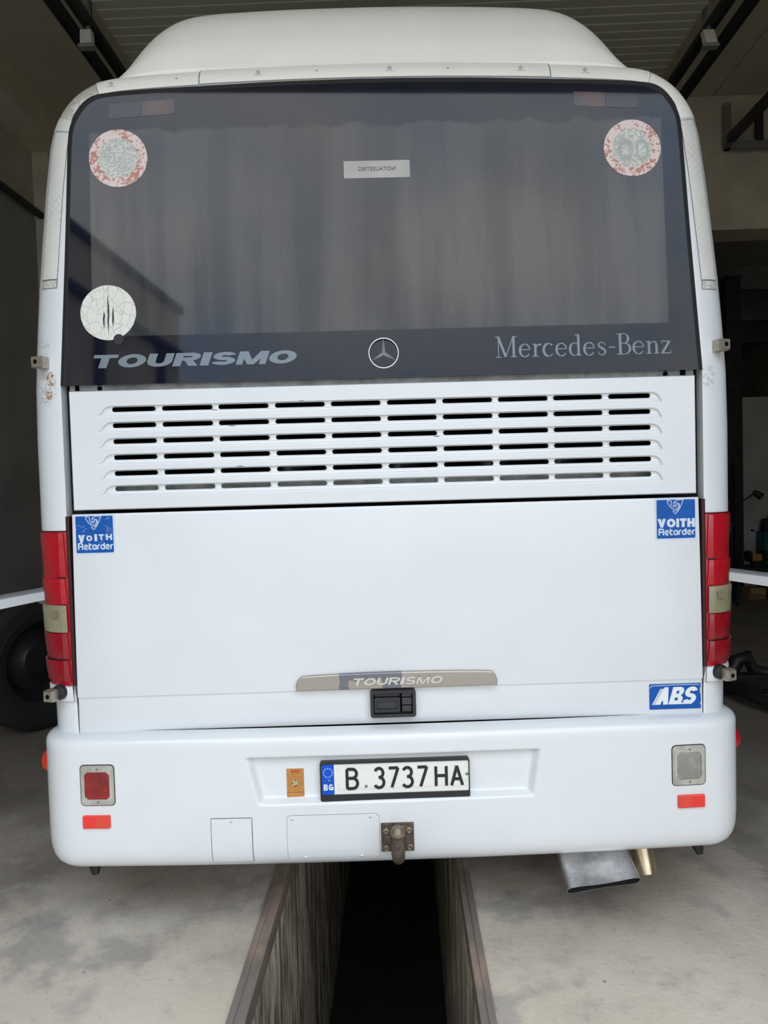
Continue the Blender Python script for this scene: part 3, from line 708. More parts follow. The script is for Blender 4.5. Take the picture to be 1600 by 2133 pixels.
def sk(i, th, off=0.0):
    """point of the rounded rear edge: th 0 at the side, pi/2 on the rear face"""
    (x, z), (nx, nz) = OUT[i], NRM[i]
    e = RB*(1-math.cos(th)) - off*math.cos(th)
    zz = z-nz*e
    return (x-nx*e, Yr(zz)+RB*(1-math.sin(th))-off*math.sin(th), zz)
rows = []
for y in (14.6, 11.0, 7.0, 4.0, 3.0):
    rows.append([(x, y, z) for x, z in OUT])
for k in range(9): rows.append([sk(i, PI/2*k/8) for i in range(len(OUT))])
rows.append([(x, Yr(z), z) for x, z in INN])
rows.append([(x, Yr(z)+0.05, z) for x, z in INN])
g = G(); g.grid(rows)
nO = len(OUT)
g.add([(x, 14.6, z) for x, z in OUT], [list(range(nO))])          # nose
g.box(-1.26, 1.26, 2.9, 14.6, 0.40, 0.43)
body = g.obj('body_shell', 'body_paint', BUS, 35)
G().box(-1.17, 1.17, 2.95, 3.0, 0.42, 3.2).obj('bulkhead', 'void', BUS)
# engine bay behind the grille: dark, with a pale ledge low down
g = G(); g.box(-1.14, 1.14, 2.70, 2.72, 1.655, 1.748); g.obj('engine_ledge', 'channel', BUS)
for x in (-0.42, 0.0, 0.35, 0.62): G().tube([(x, 2.76, 1.66), (x+0.05, 2.74, 1.79), (x+0.12, 2.8, 1.80)], 0.03, 8).obj('engine_hose', 'grey_plastic', BUS, 50)
g = G(); g.prism(rrect(-1.15, 1.15, 2.06, 2.12, 0.004), 2.632, 2.66); cg = g.obj('window_channel', 'channel', BUS)
for x in (-1.04, 1.045): G().prism(circ(x, 2.09, 0.009, 14), 2.630, 2.640).obj('drain_hole', 'void', cg)
for x0, x1 in ((-1.128, -1.115), (1.10, 1.118)): G().box(x0, x1, 2.626, 2.64, 2.078, 2.1).obj('drain_hole', 'void', cg)

# block capitals and plain lower case, drawn as polygons in a unit box
def arc(cx, cz, rx, rz, a0, a1, n=14): return [(cx+rx*math.cos(math.radians(lerp(a0, a1, k/n))), cz+rz*math.sin(math.radians(lerp(a0, a1, k/n)))) for k in range(n+1)]
def block(ch, s, b):
    """pieces (convex quads) of a capital; s stem width, b bar height"""
    Q = []
    def q(*p): Q.append(list(p))
    def bar(x0, x1, z0, z1): q((x0, z0), (x1, z0), (x1, z1), (x0, z1))
    def ra(cx, cz, rx, rz, a0, a1, n=16, s_=None):
        o = arc(cx, cz, rx, rz, a0, a1, n); i = arc(cx, cz, rx-(s_ or s), rz-b, a0, a1, n)
        for k in range(n): q(o[k], o[k+1], i[k+1], i[k])
    if ch == 'T': bar(0, 1, 1-b, 1); bar(0.5-s/2, 0.5+s/2, 0, 1-b)
    elif ch == 'I': bar(0, 1, 0, 1)
    elif ch == 'H': bar(0, s, 0, 1); bar(1-s, 1, 0, 1); bar(s, 1-s, 0.5-b/2, 0.5+b/2)
    elif ch == 'O': ra(0.5, 0.5, 0.5, 0.5, 0, 360, 36)
    elif ch == 'U': bar(0, s, 0.42, 1); bar(1-s, 1, 0.42, 1); ra(0.5, 0.42, 0.5, 0.42, 180, 360)
    elif ch == 'V': q((0, 1), (s*1.08, 1), (0.5+s*0.45, 0), (0.5-s*0.45, 0)); q((1, 1), (1-s*1.08, 1), (0.5-s*0.45, 0), (0.5+s*0.45, 0))
    elif ch == 'A': q((0, 0), (s*1.05, 0), (0.5+s*0.45, 1), (0.5-s*0.45, 1)); q((1, 0), (1-s*1.05, 0), (0.5-s*0.45, 1), (0.5+s*0.45, 1)); bar(0.25, 0.75, 0.2, 0.2+b)
    elif ch == 'M': bar(0, s*0.8, 0, 1); bar(1-s*0.8, 1, 0, 1); q((0, 1), (s*1.05, 1), (0.5+s*0.4, 0), (0.5-s*0.4, 0)); q((1, 1), (1-s*1.05, 1), (0.5-s*0.4, 0), (0.5+s*0.4, 0))
    elif ch == 'R':
        bar(0, s, 0, 1); bar(s, 0.62, 1-b, 1); bar(s, 0.62, 0.40, 0.40+b); ra(0.62, 0.70, 0.38, 0.30, 90, -90); q((0.42, 0.40), (0.42+s, 0.42), (1, 0), (1-s*1.1, 0))
    elif ch == 'B':
        bar(0, s, 0, 1); bar(s, 0.6, 1-b, 1); bar(s, 0.6, 0.5-b/2, 0.5+b/2); bar(s, 0.6, 0, b)
        ra(0.58, 0.745+b*0.0, 0.36, 0.255, 90, -90); ra(0.6, 0.27, 0.40, 0.27, 90, -90)
    elif ch == 'S':
        r = (1+b)/4; ra(0.5, 1-r, 0.48, r, 18, 270, 20); ra(0.5, r, 0.5, r, 90, -162, 20)
    elif ch == 'G': ra(0.5, 0.5, 0.5, 0.5, 45, 330, 26); bar(0.5, 1, 0.38, 0.38+b); bar(1-s, 1, 0.05, 0.38)
    return Q
def mono(ch, w):
    """strokes of a plain letter; x height 0.72"""
    if ch == 'R': return [[(0.08, 0), (0.08, 1)], [(0.08, 0.95), (0.40, 0.95)]+arc(0.40, 0.72, 0.2, 0.23, 85, -85, 8)+[(0.40, 0.49), (0.08, 0.49)], [(0.56, 0.46), (0.58, 0.3), (0.58, 0)]], 0.70
    if ch == 'e': return [[(0.10, 0.38), (0.52, 0.38)]+arc(0.31, 0.38, 0.21, 0.32, 5, 270, 14)+[(0.50, 0.06)]], 0.62
    if ch == 't': return [[(0.12, 0.98), (0.12, 0.25)]+arc(0.28, 0.22, 0.16, 0.16, 180, 270, 6)+[(0.40, 0.06)], [(0.12, 0.68), (0.40, 0.68)]], 0.46
    if ch == 'a': return [arc(0.30, 0.37, 0.21, 0.32, 0, 360, 20), [(0.51, 0.70), (0.51, 0.02)]], 0.62
    if ch == 'r': return [[(0.10, 0), (0.10, 0.45)]+arc(0.28, 0.48, 0.18, 0.20, 180, 90, 6)+[(0.36, 0.68)]], 0.42
    if ch == 'd': return [arc(0.30, 0.37, 0.21, 0.32, 0, 360, 20), [(0.51, 1.0), (0.51, 0.02)]], 0.62
    return [], 0.3
def word(name, letters, x0, x1, z0, z1, y, mat, parent, s=0.26, b=0.24, shear=0.0, th=0.001, yf=None, gap=0.10, aspect=None):
    """block capitals side by side; letters is [(char, relative width)]"""
    tot = sum(w for _, w in letters)+gap*(len(letters)-1); H = z1-z0; sh = shear*H; k = (x1-x0-sh)/tot
    g = G(); x = x0; h = yf or (lambda a, c: 0.0)
    for ch, w in letters:
        W = w*k; st = s*H/W if aspect is None else aspect*H/W
        for ki, p in enumerate(block(ch, min(st, 0.95), b)):
            yy = y-0.00004*ki
            pts = [(x+u*W+sh*v, z0+v*H) for u, v in p]
            ar = sum(pts[i][0]*pts[(i+1) % 4][1]-pts[(i+1) % 4][0]*pts[i][1] for i in range(4))
            if ar > 0: pts = pts[::-1]
            g.add([(a, yy+h(a, c), c) for a, c in pts]+[(a, y+th+h(a, c), c) for a, c in pts], [[0, 1, 2, 3], [7, 6, 5, 4]]+[[i, 4+i, 4+(i+1) % 4, (i+1) % 4] for i in range(4)])
        x += (w+gap)*k
    me = bpy.data.meshes.new(name); me.from_pydata(g.v, [], g.f); me.update()
    return obj(name, me, mat, parent)
def monoword(name, body, x0, x1, z0, z1, y, mat, parent, w=0.15):
    tot = sum(mono(c, w)[1] for c in body)-0.06; k = (x1-x0)/tot; H = z1-z0; g = G(); x = x0-0.02*k
    for c in body:
        st, adv = mono(c, w)
        for ki, p in enumerate(st): g.ribbon([(x+u*k, z0+v*H) for u, v in p], w*H, y-0.00008*ki, 0.0008)
        x += adv*k
    return g.obj(name, mat, parent)
TOUR = [('T', 1.0), ('O', 1.12), ('U', 1.02), ('R', 1.05), ('I', 0.36), ('S', 0.98), ('M', 1.22), ('O', 1.12)]

# rear window
def yglass(x, z): return Yr(z)
gl_half = [(interp(GLS, z), z) for z in (2.098, 2.3, 2.5, 2.7, 2.85)] + GTOP
GL = mirror(gl_half)
wv = [(x, Yr(z)-0.004, z) for x, z in GL]; k = len(GL)
wv += [(x, Yr(z)+0.012, z) for x, z in GL]
wf = [list(range(k)), [k+i for i in range(k)][::-1]] + [[i, k+i, k+(i+1) % k, (i+1) % k] for i in range(k)]
win = obj('rear_window', mesh((wv, wf)), 'tinted_glass', BUS); win['label'] = 'dark tinted rear window with dot screen'
seal_o = mirror([(x, z) for x, z in half_in if z > 2.09]); seal_i = mirror([(interp(GLS, z)-0.001, z) for z in zs if z > 2.09] + [(x-0.001 if x > 0 else 0, z-0.001) for x, z in GTOP])
g = G(); g.grid([[(x, Yr(z)+0.02, z) for x, z in seal_o], [(x, Yr(z)-0.003, z) for x, z in seal_o], [(x, Yr(z)-0.0065, z) for x, z in seal_i], [(x, Yr(z)-0.003, z) for x, z in inset(seal_i, 0.004)]])
g.obj('window_seal', 'black_rubber', win)
def yg(d): return lambda x, z: Yr(z)-0.004-d
# faded stickers on the glass
def disc(name, cx, cz, r, mat, label, jag=0.012, n=56):
    rnd = random.Random(int(cx*1000)); pts = []
    for k in range(n):
        a = 2*PI*k/n; q = r*(1-jag*rnd.random()); pts.append((cx+q*math.cos(a), cz+q*math.sin(a)))
    o = G().prism(pts, -0.0012, 0.0, yf=yg(0)).obj(name, mat, win); o['label'] = label; return o
disc('speed_sticker', -0.945, 2.927, 0.107, 'faded_sign_a', 'faded round sticker with pink rim, top left of the window')
disc('speed_sticker', 0.941, 2.923, 0.106, 'faded_sign_b', 'faded round sticker with pink rim and worn digits, top right of the window')
ds = disc('round_sticker', -0.991, 2.360, 0.101, 'cracked_film', 'cracked cream round sticker, lower left of the window')
G().prism(circ(-0.954, 2.262, 0.019, 22), -0.003, 0.0, yf=yg(0)).obj('rubber_plug', 'black_rubber', win)
# brake lamps behind the glass seen as pale patches
def m_lampwin():
    s = NB('lamp_patch'); d = s.noise(12, 3)
    ax = s.math('ABSOLUTE', s.x); h = s.step(s.math('ABSOLUTE', s.math('SUBTRACT', ax, 0.80)), 0.075, 0.01)
    s.color(s.mix(s.math('MULTIPLY', h, s.step(d, 0.35, 0.6)), (0.050, 0.046, 0.058), (0.10, 0.060, 0.055)))
    s.set(Roughness=0.06, Specular_IOR_Level=0.33)
m_lampwin()
pm('lamp_patch_plain', (0.034, 0.033, 0.046), 0.06, spec=0.33)
for a, b, c, d in ((-0.975, 3.073, -0.737, 3.088), (0.731, 3.085, 0.969, 3.072)):
    sg = (d-b)/(c-a)
    P = [(a, b), (c, d), (c, d+0.054), (a, b+0.054)]; mid = a+(c-a)*0.5; zm = b+sg*(mid-a)
    i1 = [(a, b), (mid-0.002, zm), (mid-0.002, zm+0.054), (a, b+0.054)]; i2 = [(mid, zm), (c, d), (c, d+0.054), (mid, zm+0.054)]
    for q, inner in ((i1, a > 0), (i2, a < 0)):
        o = G().prism(q, -0.0008, 0.0, yf=yg(0)).obj('brake_lamp', 'lamp_patch' if inner else 'lamp_patch_plain', win)
# exit label seen from its back
lb = G().prism(rrect(-0.123, 0.119, 2.833, 2.897, 0.002, 2), -0.001, 0.0, yf=yg(0)).obj('exit_label', 'label_film', win); lb['label'] = 'pale exit label with mirrored writing'
text('label_lettering', 'NOTAUSSTIEG', -0.07, 0.067, 2.859, 2.874, -0.0018, 'label_ink', win, bold=0.006, th=0.0008, yf=yg(0), flip=True)
word('model_lettering', TOUR, -1.060, -0.304, 2.1585, 2.2065, -0.0014, 'letter_grey', win, s=0.62, b=0.25, shear=0.36, yf=yg(0), gap=0.07)

# serif maker's name, drawn stroke by stroke (cap height 1)
def aw(pts, cx, rx, thin, thick): return [lerp(thin, thick, min(1, abs(x-cx)/rx)**1.6) for x, z in pts]
TK, TN = 0.115, 0.042
def glyph(ch):
    S = []
    def st(p, w): S.append((p, w))
    if ch == 'M':
        st([(0.13, 0), (0.13, 1)], TN); st([(0.12, 1), (0.43, 0.03)], TK); st([(0.43, 0.03), (0.76, 1)], TN); st([(0.77, 0), (0.77, 1)], TK)
        for a, b, z in ((0, 0.26, 0.02), (0.62, 0.92, 0.02), (0, 0.16, 0.98), (0.73, 0.92, 0.98)): st([(a, z), (b, z)], 0.04)
        return S, 0.96
    if ch == 'e':
        p = arc(0.28, 0.31, 0.21, 0.30, 8, 325, 22); st(p, aw(p, 0.28, 0.21, TN, TK)); S[-1] = (p, [w if x < 0.3 else TN+0.02 for (x, z), w in zip(p, S[-1][1])])
        st([(0.10, 0.345), (0.49, 0.345)], TN); return S, 0.57
    if ch == 'c':
        p = arc(0.28, 0.31, 0.21, 0.30, 45, 320, 20); w = [TK if x < 0.16 else lerp(TN, TK, max(0, (0.30-x)/0.14)) if x < 0.30 else TN for x, z in p]; w[0] = 0.10; w[1] = 0.09; st(p, w); return S, 0.54
    if ch == 'r':
        st([(0.15, 0), (0.15, 0.6)], TK); st([(0.02, 0.02), (0.30, 0.02)], 0.04); st([(0.03, 0.575), (0.16, 0.605)], 0.045)
        st([(0.18, 0.44), (0.25, 0.55), (0.33, 0.59), (0.39, 0.54)], [TN, TN+0.02, 0.09, 0.10]); return S, 0.43
    if ch == 'd':
        p = arc(0.26, 0.31, 0.19, 0.30, 40, 320, 20); st(p, aw(p, 0.26, 0.19, TN, TK)); S[-1] = (p, [w if x < 0.28 else TN for (x, z), w in zip(p, S[-1][1])])
        st([(0.43, 0.0), (0.43, 1.0)], TK); st([(0.29, 0.975), (0.44, 1.0)], 0.045); st([(0.43, 0.02), (0.56, 0.02)], 0.04); return S, 0.60
    if ch == 's':
        p = [(0.38, 0.44), (0.36, 0.55), (0.26, 0.605), (0.15, 0.58), (0.10, 0.49), (0.14, 0.40), (0.26, 0.32), (0.37, 0.22), (0.39, 0.12), (0.33, 0.035), (0.22, 0.005), (0.12, 0.05), (0.09, 0.17)]
        st(p, [TN, TN, TN, 0.06, 0.085, 0.10, 0.115, 0.10, 0.085, 0.06, TN, TN, TN]); return S, 0.48
    if ch == '-': st([(0.05, 0.36), (0.32, 0.36)], 0.06); return S, 0.37
    if ch == 'B':
        st([(0.17, 0), (0.17, 1)], TK+0.01); st([(0.02, 0.02), (0.3, 0.02)], 0.04); st([(0.02, 0.98), (0.3, 0.98)], 0.04)
        p = [(0.17, 0.98), (0.32, 0.98)]+arc(0.32, 0.755, 0.19, 0.225, 80, -80, 12)+[(0.32, 0.53), (0.17, 0.53)]; st(p, [TN if x < 0.4 else lerp(TN, TK, (x-0.4)/0.11) for x, z in p])
        p = [(0.17, 0.53), (0.34, 0.53)]+arc(0.34, 0.275, 0.24, 0.255, 80, -80, 12)+[(0.34, 0.02), (0.17, 0.02)]; st(p, [TN if x < 0.44 else lerp(TN, TK+0.01, (x-0.44)/0.14) for x, z in p])
        return S, 0.66
    if ch == 'n':
        st([(0.15, 0), (0.15, 0.6)], TK); st([(0.02, 0.02), (0.27, 0.02)], 0.04); st([(0.03, 0.575), (0.16, 0.605)], 0.045)
        p = [(0.18, 0.42), (0.25, 0.54), (0.35, 0.59), (0.44, 0.54), (0.465, 0.42), (0.465, 0.0)]; st(p, [TN, TN, TN+0.02, 0.09, TK, TK]); st([(0.35, 0.02), (0.58, 0.02)], 0.04); return S, 0.62
    if ch == 'z':
        st([(0.06, 0.585), (0.43, 0.585)], TN+0.01); st([(0.40, 0.585), (0.08, 0.02)], TK); st([(0.04, 0.02), (0.44, 0.02)], TN+0.01); st([(0.065, 0.45), (0.065, 0.6)], 0.035); st([(0.435, 0.0), (0.435, 0.16)], 0.035); return S, 0.48
g = G(); xs = 0.0; gl = []
for ch in 'Mercedes-Benz':
    S, adv = glyph(ch); gl.append((S, xs)); xs += adv
X0, X1, Z0, CH = 0.411, 1.056, 2.1595, 0.0775
for S, x in gl:
    for ki, (p, w) in enumerate(S):
        kx = (X1-X0)/xs; ks = 0.5*(kx+CH)
        g.ribbon([(X0+(q[0]+x)*kx, Z0+q[1]*CH) for q in p], [v*ks*0.95 for v in w] if isinstance(w, list) else w*ks*0.95, -0.0014-0.00008*ki, 0.0012, yf=yg(0))
g.obj('maker_lettering', 'letter_grey', win)
# star emblem
cx, cz, R = 0.0035, 2.1865, 0.0535
g = G()
ringp = []
for k in range(49):
    a = 2*PI*k/48; ringp.append((cx+R*math.cos(a), Yr(cz)-0.009, cz+R*math.sin(a)))
g.tube(ringp, 0.0026, 8, caps=False)
em = g.obj('star_emblem', 'chrome', win, 60); em['label'] = 'chrome three pointed star in a ring'
g = G()
for a0 in (90, 210, 330):
    a = math.radians(a0); d = (math.cos(a), math.sin(a)); nn = (-d[1], d[0]); y = Yr(cz)
    tip = (cx+d[0]*R, y-0.007, cz+d[1]*R)
    b1 = (cx+d[0]*0.006+nn[0]*0.0065, y-0.004, cz+d[1]*0.006+nn[1]*0.0065); b2 = (cx+d[0]*0.006-nn[0]*0.0065, y-0.004, cz+d[1]*0.006-nn[1]*0.0065)
    t1 = (tip[0]+nn[0]*0.0012, y-0.004, tip[2]+nn[1]*0.0012); t2 = (tip[0]-nn[0]*0.0012, y-0.004, tip[2]-nn[1]*0.0012)
    c0 = (cx, y-0.014, cz); c1 = (cx-d[0]*0.004, y-0.004, cz-d[1]*0.004)
    g.add([c0, b1, t1, tip, t2, b2, c1], [[0, 1, 2, 3], [0, 3, 4, 5], [0, 6, 1], [0, 5, 6], [1, 6, 5, 4, 2], [2, 4, 3]])
g.obj('star', 'chrome', em)

# grille panel with pressed louvres, the slots are open
def grille():
    x0, x1, z0, z1 = -1.142, 1.142, 1.645, 2.079
    slots = [(-0.990, -0.833), (-0.809, -0.626), (-0.604, -0.422), (-0.398, -0.217), (-0.194, -0.013), (0.011, 0.191), (0.214, 0.396), (0.418, 0.600), (0.621, 0.801), (0.824, 0.978)]
    zc = [2.009, 1.951, 1.893, 1.835, 1.777, 1.721]
    H = 0.0082
    xs = {x0, x0+0.004, x1, x1-0.004}
    for a, b in slots:
        for k in range(5):
            q = H*(1-math.cos(PI/2*k/4)); xs |= {round(a+q, 5), round(b-q, 5)}
        n = 3
        for k in range(1, n): xs.add(round(lerp(a+H, b-H, k/n), 5))
    for k in range(14):
        xs |= {round(-1.026+0.0046*k, 5), round(1.016-0.0046*k+0.002, 5)}
    for x in (-1.12, -1.08, -1.045, 1.04, 1.075, 1.115): xs.add(x)
    for a, b in zip(slots, slots[1:]): xs |= {round(lerp(a[1], b[0], 0.3), 5), round(lerp(a[1], b[0], 0.7), 5)}
    xs = sorted(xs)
    xs = [x for i, x in enumerate(xs) if i == 0 or x-xs[i-1] > 0.0004]
    def hslot(x):
        for a, b in slots:
            if a-1e-5 <= x <= b+1e-5:
                d = min(x-a, b-x)
                return (max(0.0, H*H-(H-d)**2))**0.5 if d < H else H
        return None
    def prof(s):     # pressed depth below the top line of a louvre (s metres below it)
        if s < 0: return 0.0
        tab = [(0, 0.0), (0.0015, 0.006), (0.004, 0.0105), (0.020, 0.0105), (0.0245, 0.0062), (0.033, 0.0045), (0.0352, 0.0008), (0.0375, 0.0)]
        return interp(tab, s)
    def wing(x):      # how far the louvre's upper line has come down at its curved ends
        ex = min(1.0, max(0.0, (-0.991-x), (x-0.979))/0.036)
        return ex, 0.0345*(1-(max(0.0, 1-ex*ex))**0.5)
    def place(x, z):
        """height and depth of a grid point; the lines of a louvre follow its curved ends"""
        ex, zt = wing(x)
        for c in zc:
            s0 = c+0.0125-z
            if -0.0001 <= s0 <= 0.0378:
                return z-zt*(1-s0/0.0378), prof(s0)*min(1.0, (0.0345-zt)/0.010)
        return z, 0.0
    def depth(x, z): return place(x, z)[1]
    zl = [('f', z1), ('f', z1-0.004), ('f', 2.045)]
    for c in zc:
        zl += [('f', c+0.0145), ('f', c+0.0125), ('f', c+0.0108), ('f', c+0.0093), ('t', c), ('b', c), ('f', c-0.0093), ('f', c-0.0115), ('f', c-0.016), ('f', c-0.0205), ('f', c-0.0228), ('f', c-0.0252), ('f', c-0.0300)]
    zl += [('f', 1.665), ('f', z0+0.004), ('f', z0)]
    rows = []
    for kind, z in zl:
        r = []
        for x in xs:
            h = hslot(x); h = 0.0002 if h is None else max(h, 0.0002)
            zz, dp = place(x, z if kind == 'f' else z+h if kind == 't' else z-h)
            y = 2.598+dp
            if z in (z0, z1) or x in (x0, x1): y += 0.005
            r.append((x, y, zz))
        rows.append(r)
    def skip(i, j):
        if zl[i][0] != 't': return False
        m = 0.5*(xs[j]+xs[j+1]); return any(a < m < b for a, b in slots)
    g = G(); g.grid(rows, skip=skip)
    o = g.obj('grille_panel', 'white_paint', BUS, 28); o['label'] = 'white slotted engine grille panel'
    md = o.modifiers.new('thickness', 'SOLIDIFY'); md.thickness = 0.003; md.offset = -1
    if o.data.polygons[0].normal.y > 0: o.data.flip_normals()
    fr = G(); fr.ring(rrect(x0, x1, z0, z1, 0.004), rrect(x0+0.012, x1-0.012, z0+0.012, z1-0.012, 0.004), 2.6035, 2.635); fr.obj('panel_edge', 'white_paint', o)
    for (x, z) in ((-0.30, 2.022), (-0.555, 1.939), (0.19, 1.880), (-0.53, 1.7905), (-0.62, 1.998), (0.61, 1.945)):
        q = [(x+random.uniform(0.006, 0.014)*math.cos(t*PI/3)*1.3, z+random.uniform(0.002, 0.005)*math.sin(t*PI/3)) for t in range(6)]
        G().prism(q, 2.598+depth(x, z)-0.0006, 2.6+depth(x, z)).obj('paint_chip', 'mark_grey', o)
grille()

# engine hood
def hood():
    g = G()
    HZ = [(1.632, 0.012), (1.632, 0.004), (1.628, 0.001), (1.622, 0.0), (1.4, -0.002), (1.2, -0.002), (0.963, 0.0), (0.957, 0.0015), (0.955, 0.0065), (0.948, 0.0075), (0.83, 0.0075), (0.8265, 0.009), (0.8262, 0.02)]
    def hx(z): return lerp(1.1485, 1.158, (1.632-z)/0.8)
    rows = []
    for z, d in HZ:
        w = hx(z); r = []
        for x in [-w, -w, -w+0.0015, -w+0.005] + [w*k/6 for k in range(-5, 6)] + [w-0.005, w-0.0015, w, w]: r.append([x, 2.597+d, z])
        for k, e in ((0, 0.025), (1, 0.0045), (2, 0.0013)):
            r[k][1] += e; r[-1-k][1] += e
        rows.append(r)
    g.grid(rows)
    h = g.obj('engine_hood', 'white_paint', BUS, 40); h['label'] = 'large plain white engine hood'
    # pressed trim plate with raised lettering
    def top(x): return 1.0225-0.0075*((x-0.018)/0.36)**2
    xa, xb = -0.351, 0.387
    pts = [(xa, 0.962), (xb, 0.962), (xb, 0.985), (xb-0.006, 1.002), (xb-0.018, top(xb-0.018)-0.001)]
    pts += [(x, top(x)) for x in (0.33, 0.25, 0.15, 0.02, -0.1, -0.2, -0.27)] + [(xa+0.024, top(xa+0.024)-0.001), (xa+0.008, 1.004), (xa, 0.988)]
    t = G().prism(pts, 2.577, 2.5975, b=0.004).obj('trim_plate', 'brushed_plate', h); t['label'] = 'brushed metal trim plate with raised writing'
    word('raised_lettering', TOUR, -0.148, 0.190, 0.978, 1.0045, 2.5705, 'chrome_bright', h, s=0.36, b=0.2, shear=0.36, th=0.006, gap=0.1)
    # latch handle
    hb = G().ring(rrect(-0.081, 0.0865, 0.855, 0.955, 0.010), rrect(-0.069, 0.0745, 0.867, 0.943, 0.004), 2.577, 2.604).obj('latch_housing', 'black_plastic', h)
    G().prism(rrect(-0.07, 0.076, 0.866, 0.944, 0.003), 2.596, 2.606).obj('latch_well', 'void', h)
    g = G(); g.ring(rrect(-0.066, 0.028, 0.874, 0.928, 0.006), rrect(-0.057, 0.019, 0.884, 0.914, 0.006), 2.581, 2.598); g.bbox(-0.066, 0.028, 2.586, 2.598, 0.930, 0.940, 0.002); g.obj('latch_pull', 'black_plastic', h)
    G().prism(rrect(-0.058, 0.020, 0.883, 0.915, 0.006), 2.592, 2.597).obj('finger_recess', 'grey_plastic', h)
    g = G(); g.bbox(0.035, 0.072, 2.584, 2.598, 0.898, 0.924, 0.002); g.bbox(0.035, 0.072, 2.587, 2.598, 0.927, 0.941, 0.002); g.bbox(0.035, 0.072, 2.59, 2.6, 0.87, 0.893, 0.002); g.obj('lock_cover', 'grey_plastic', h)
    g = G(); g.bbox(-0.066, 0.03, 2.59, 2.60, 0.868, 0.872, 0.001); g.obj('latch_lip', 'grey_plastic', h)
    return h
HOOD = hood()

# stickers on the hood
def emblem(g, fx, fz, y, w):
    L = [[(515, 355), (575, 360), (640, 382), (625, 420), (622, 455), (640, 495), (672, 520), (712, 530), (750, 515), (778, 488), (780, 462), (760, 450)],
         [(515, 355), (525, 410), (545, 450), (590, 520), (640, 565), (695, 592), (750, 594), (795, 572), (828, 530), (832, 485), (815, 445), (785, 420), (745, 415), (718, 430)],
         [(960, 345), (890, 340), (820, 345), (750, 365), (705, 400), (690, 440), (698, 475), (722, 494), (752, 480)],
         [(960, 345), (935, 410), (905, 485), (860, 570), (800, 660), (740, 722), (700, 685), (665, 640), (730, 640), (785, 625), (830, 590), (858, 540), (855, 480), (835, 430)]]
    for ki, p in enumerate(L): g.ribbon([(fx(a), fz(b)) for a, b in p], w, y-0.00008*ki, 0.0008)
def voith(x0, x1, z0, z1, name, label, cracked):
    Y = 2.5955
    s = G().prism(rrect(x0, x1, z0, z1, 0.008), Y-0.0006, Y+0.002).obj(name, 'print_pale', HOOD); s['label'] = label
    b = 0.0065
    G().prism(rrect(x0+b, x1-b, z0+b, z1-b, 0.004), Y-0.0014, Y).obj('sticker_field', 'sticker_blue', HOOD)
    W = x1-x0; Hh = z1-z0
    fx = lambda a: x0+(a-170)/1170*W; fz = lambda c: z1-(c-290)/1130*Hh
    g = G(); emblem(g, fx, fz, Y-0.0024, 0.0024); g.obj('sticker_emblem', 'print_pale', HOOD)
    if cracked:
        for ch, a, c, e, f in (('V', 285, 470, 860, 1080), ('O', 520, 685, 880, 1040), ('I', 750, 825, 850, 1045), ('T', 870, 1020, 855, 1015), ('H', 1080, 1255, 850, 1020)):
            word('sticker_lettering', [(ch, 1.0)], fx(a), fx(c), fz(f), fz(e), Y-0.0024, 'print_pale', HOOD, s=0.30, b=0.26)
        rnd = random.Random(3)
        for k in range(16):
            a, c = rnd.uniform(230, 1250), rnd.uniform(330, 1350)
            p = [(a, c)]
            for q in range(rnd.randint(2, 4)): p.append((p[-1][0]+rnd.uniform(-70, 90), p[-1][1]+rnd.uniform(-70, 70)))
            p = [(min(1290, max(215, u)), min(1380, max(325, v))) for u, v in p]
            G().ribbon([(fx(u), fz(v)) for u, v in p], 0.0006, Y-0.0018, 0.0005).obj('sticker_crack', 'print_pale', HOOD)
    else: word('sticker_lettering', [('V', 1.15), ('O', 1.2), ('I', 0.38), ('T', 0.9), ('H', 1.05)], x0+0.009, x1-0.008, z0+0.047, z0+0.079, Y-0.0024, 'print_pale', HOOD, s=0.34, b=0.28, gap=0.12)
    monoword('sticker_lettering', 'Retarder', x0+0.013, x1-0.008, z0+0.0185, z0+0.0425, Y-0.0024, 'print_pale', HOOD, w=0.20)
voith(-1.141, -0.993, 1.484, 1.631, 'retarder_sticker', 'cracked blue square sticker at the left edge of the hood', True)
voith(0.984, 1.139, 1.476, 1.631, 'retarder_sticker', 'blue square sticker at the right edge of the hood', False)
def abs_():
    Y = 2.603
    s = G().prism(rrect(0.957, 1.149, 0.845, 0.940, 0.002), Y-0.0008, Y+0.0016).obj('brake_sticker', 'sticker_blue', HOOD); s['label'] = 'blue sticker with white bold letters'
    g = G(); g.ribbon([(0.959, 0.925), (0.962, 0.931), (0.97, 0.934), (1.05, 0.9355), (1.138, 0.935), (1.143, 0.932)], 0.0018, Y-0.0015)
    g.ribbon([(1.1465, 0.923), (1.147, 0.90)], 0.002, Y-0.0015); g.ribbon([(1.147, 0.868), (1.1475, 0.86)], 0.002, Y-0.0015)
    for k in range(3): g.ribbon([(0.9675+0.0045*k, 0.863), (1.0+0.0045*k, 0.922)], 0.0032 if k != 1 else 0.002, Y-0.0018)
    g.obj('sticker_line', 'print_white', HOOD)
    word('sticker_lettering', [('A', 1.0), ('B', 1.0), ('S', 1.0)], 0.978, 1.143, 0.863, 0.9275, Y-0.0018, 'print_white', HOOD, s=0.27, b=0.22, shear=0.3, gap=0.045)
    G().ribbon([(1.03, 0.866), (1.115, 0.866)], 0.006, Y-0.0016).obj('sticker_line', 'print_white', HOOD)
abs_()

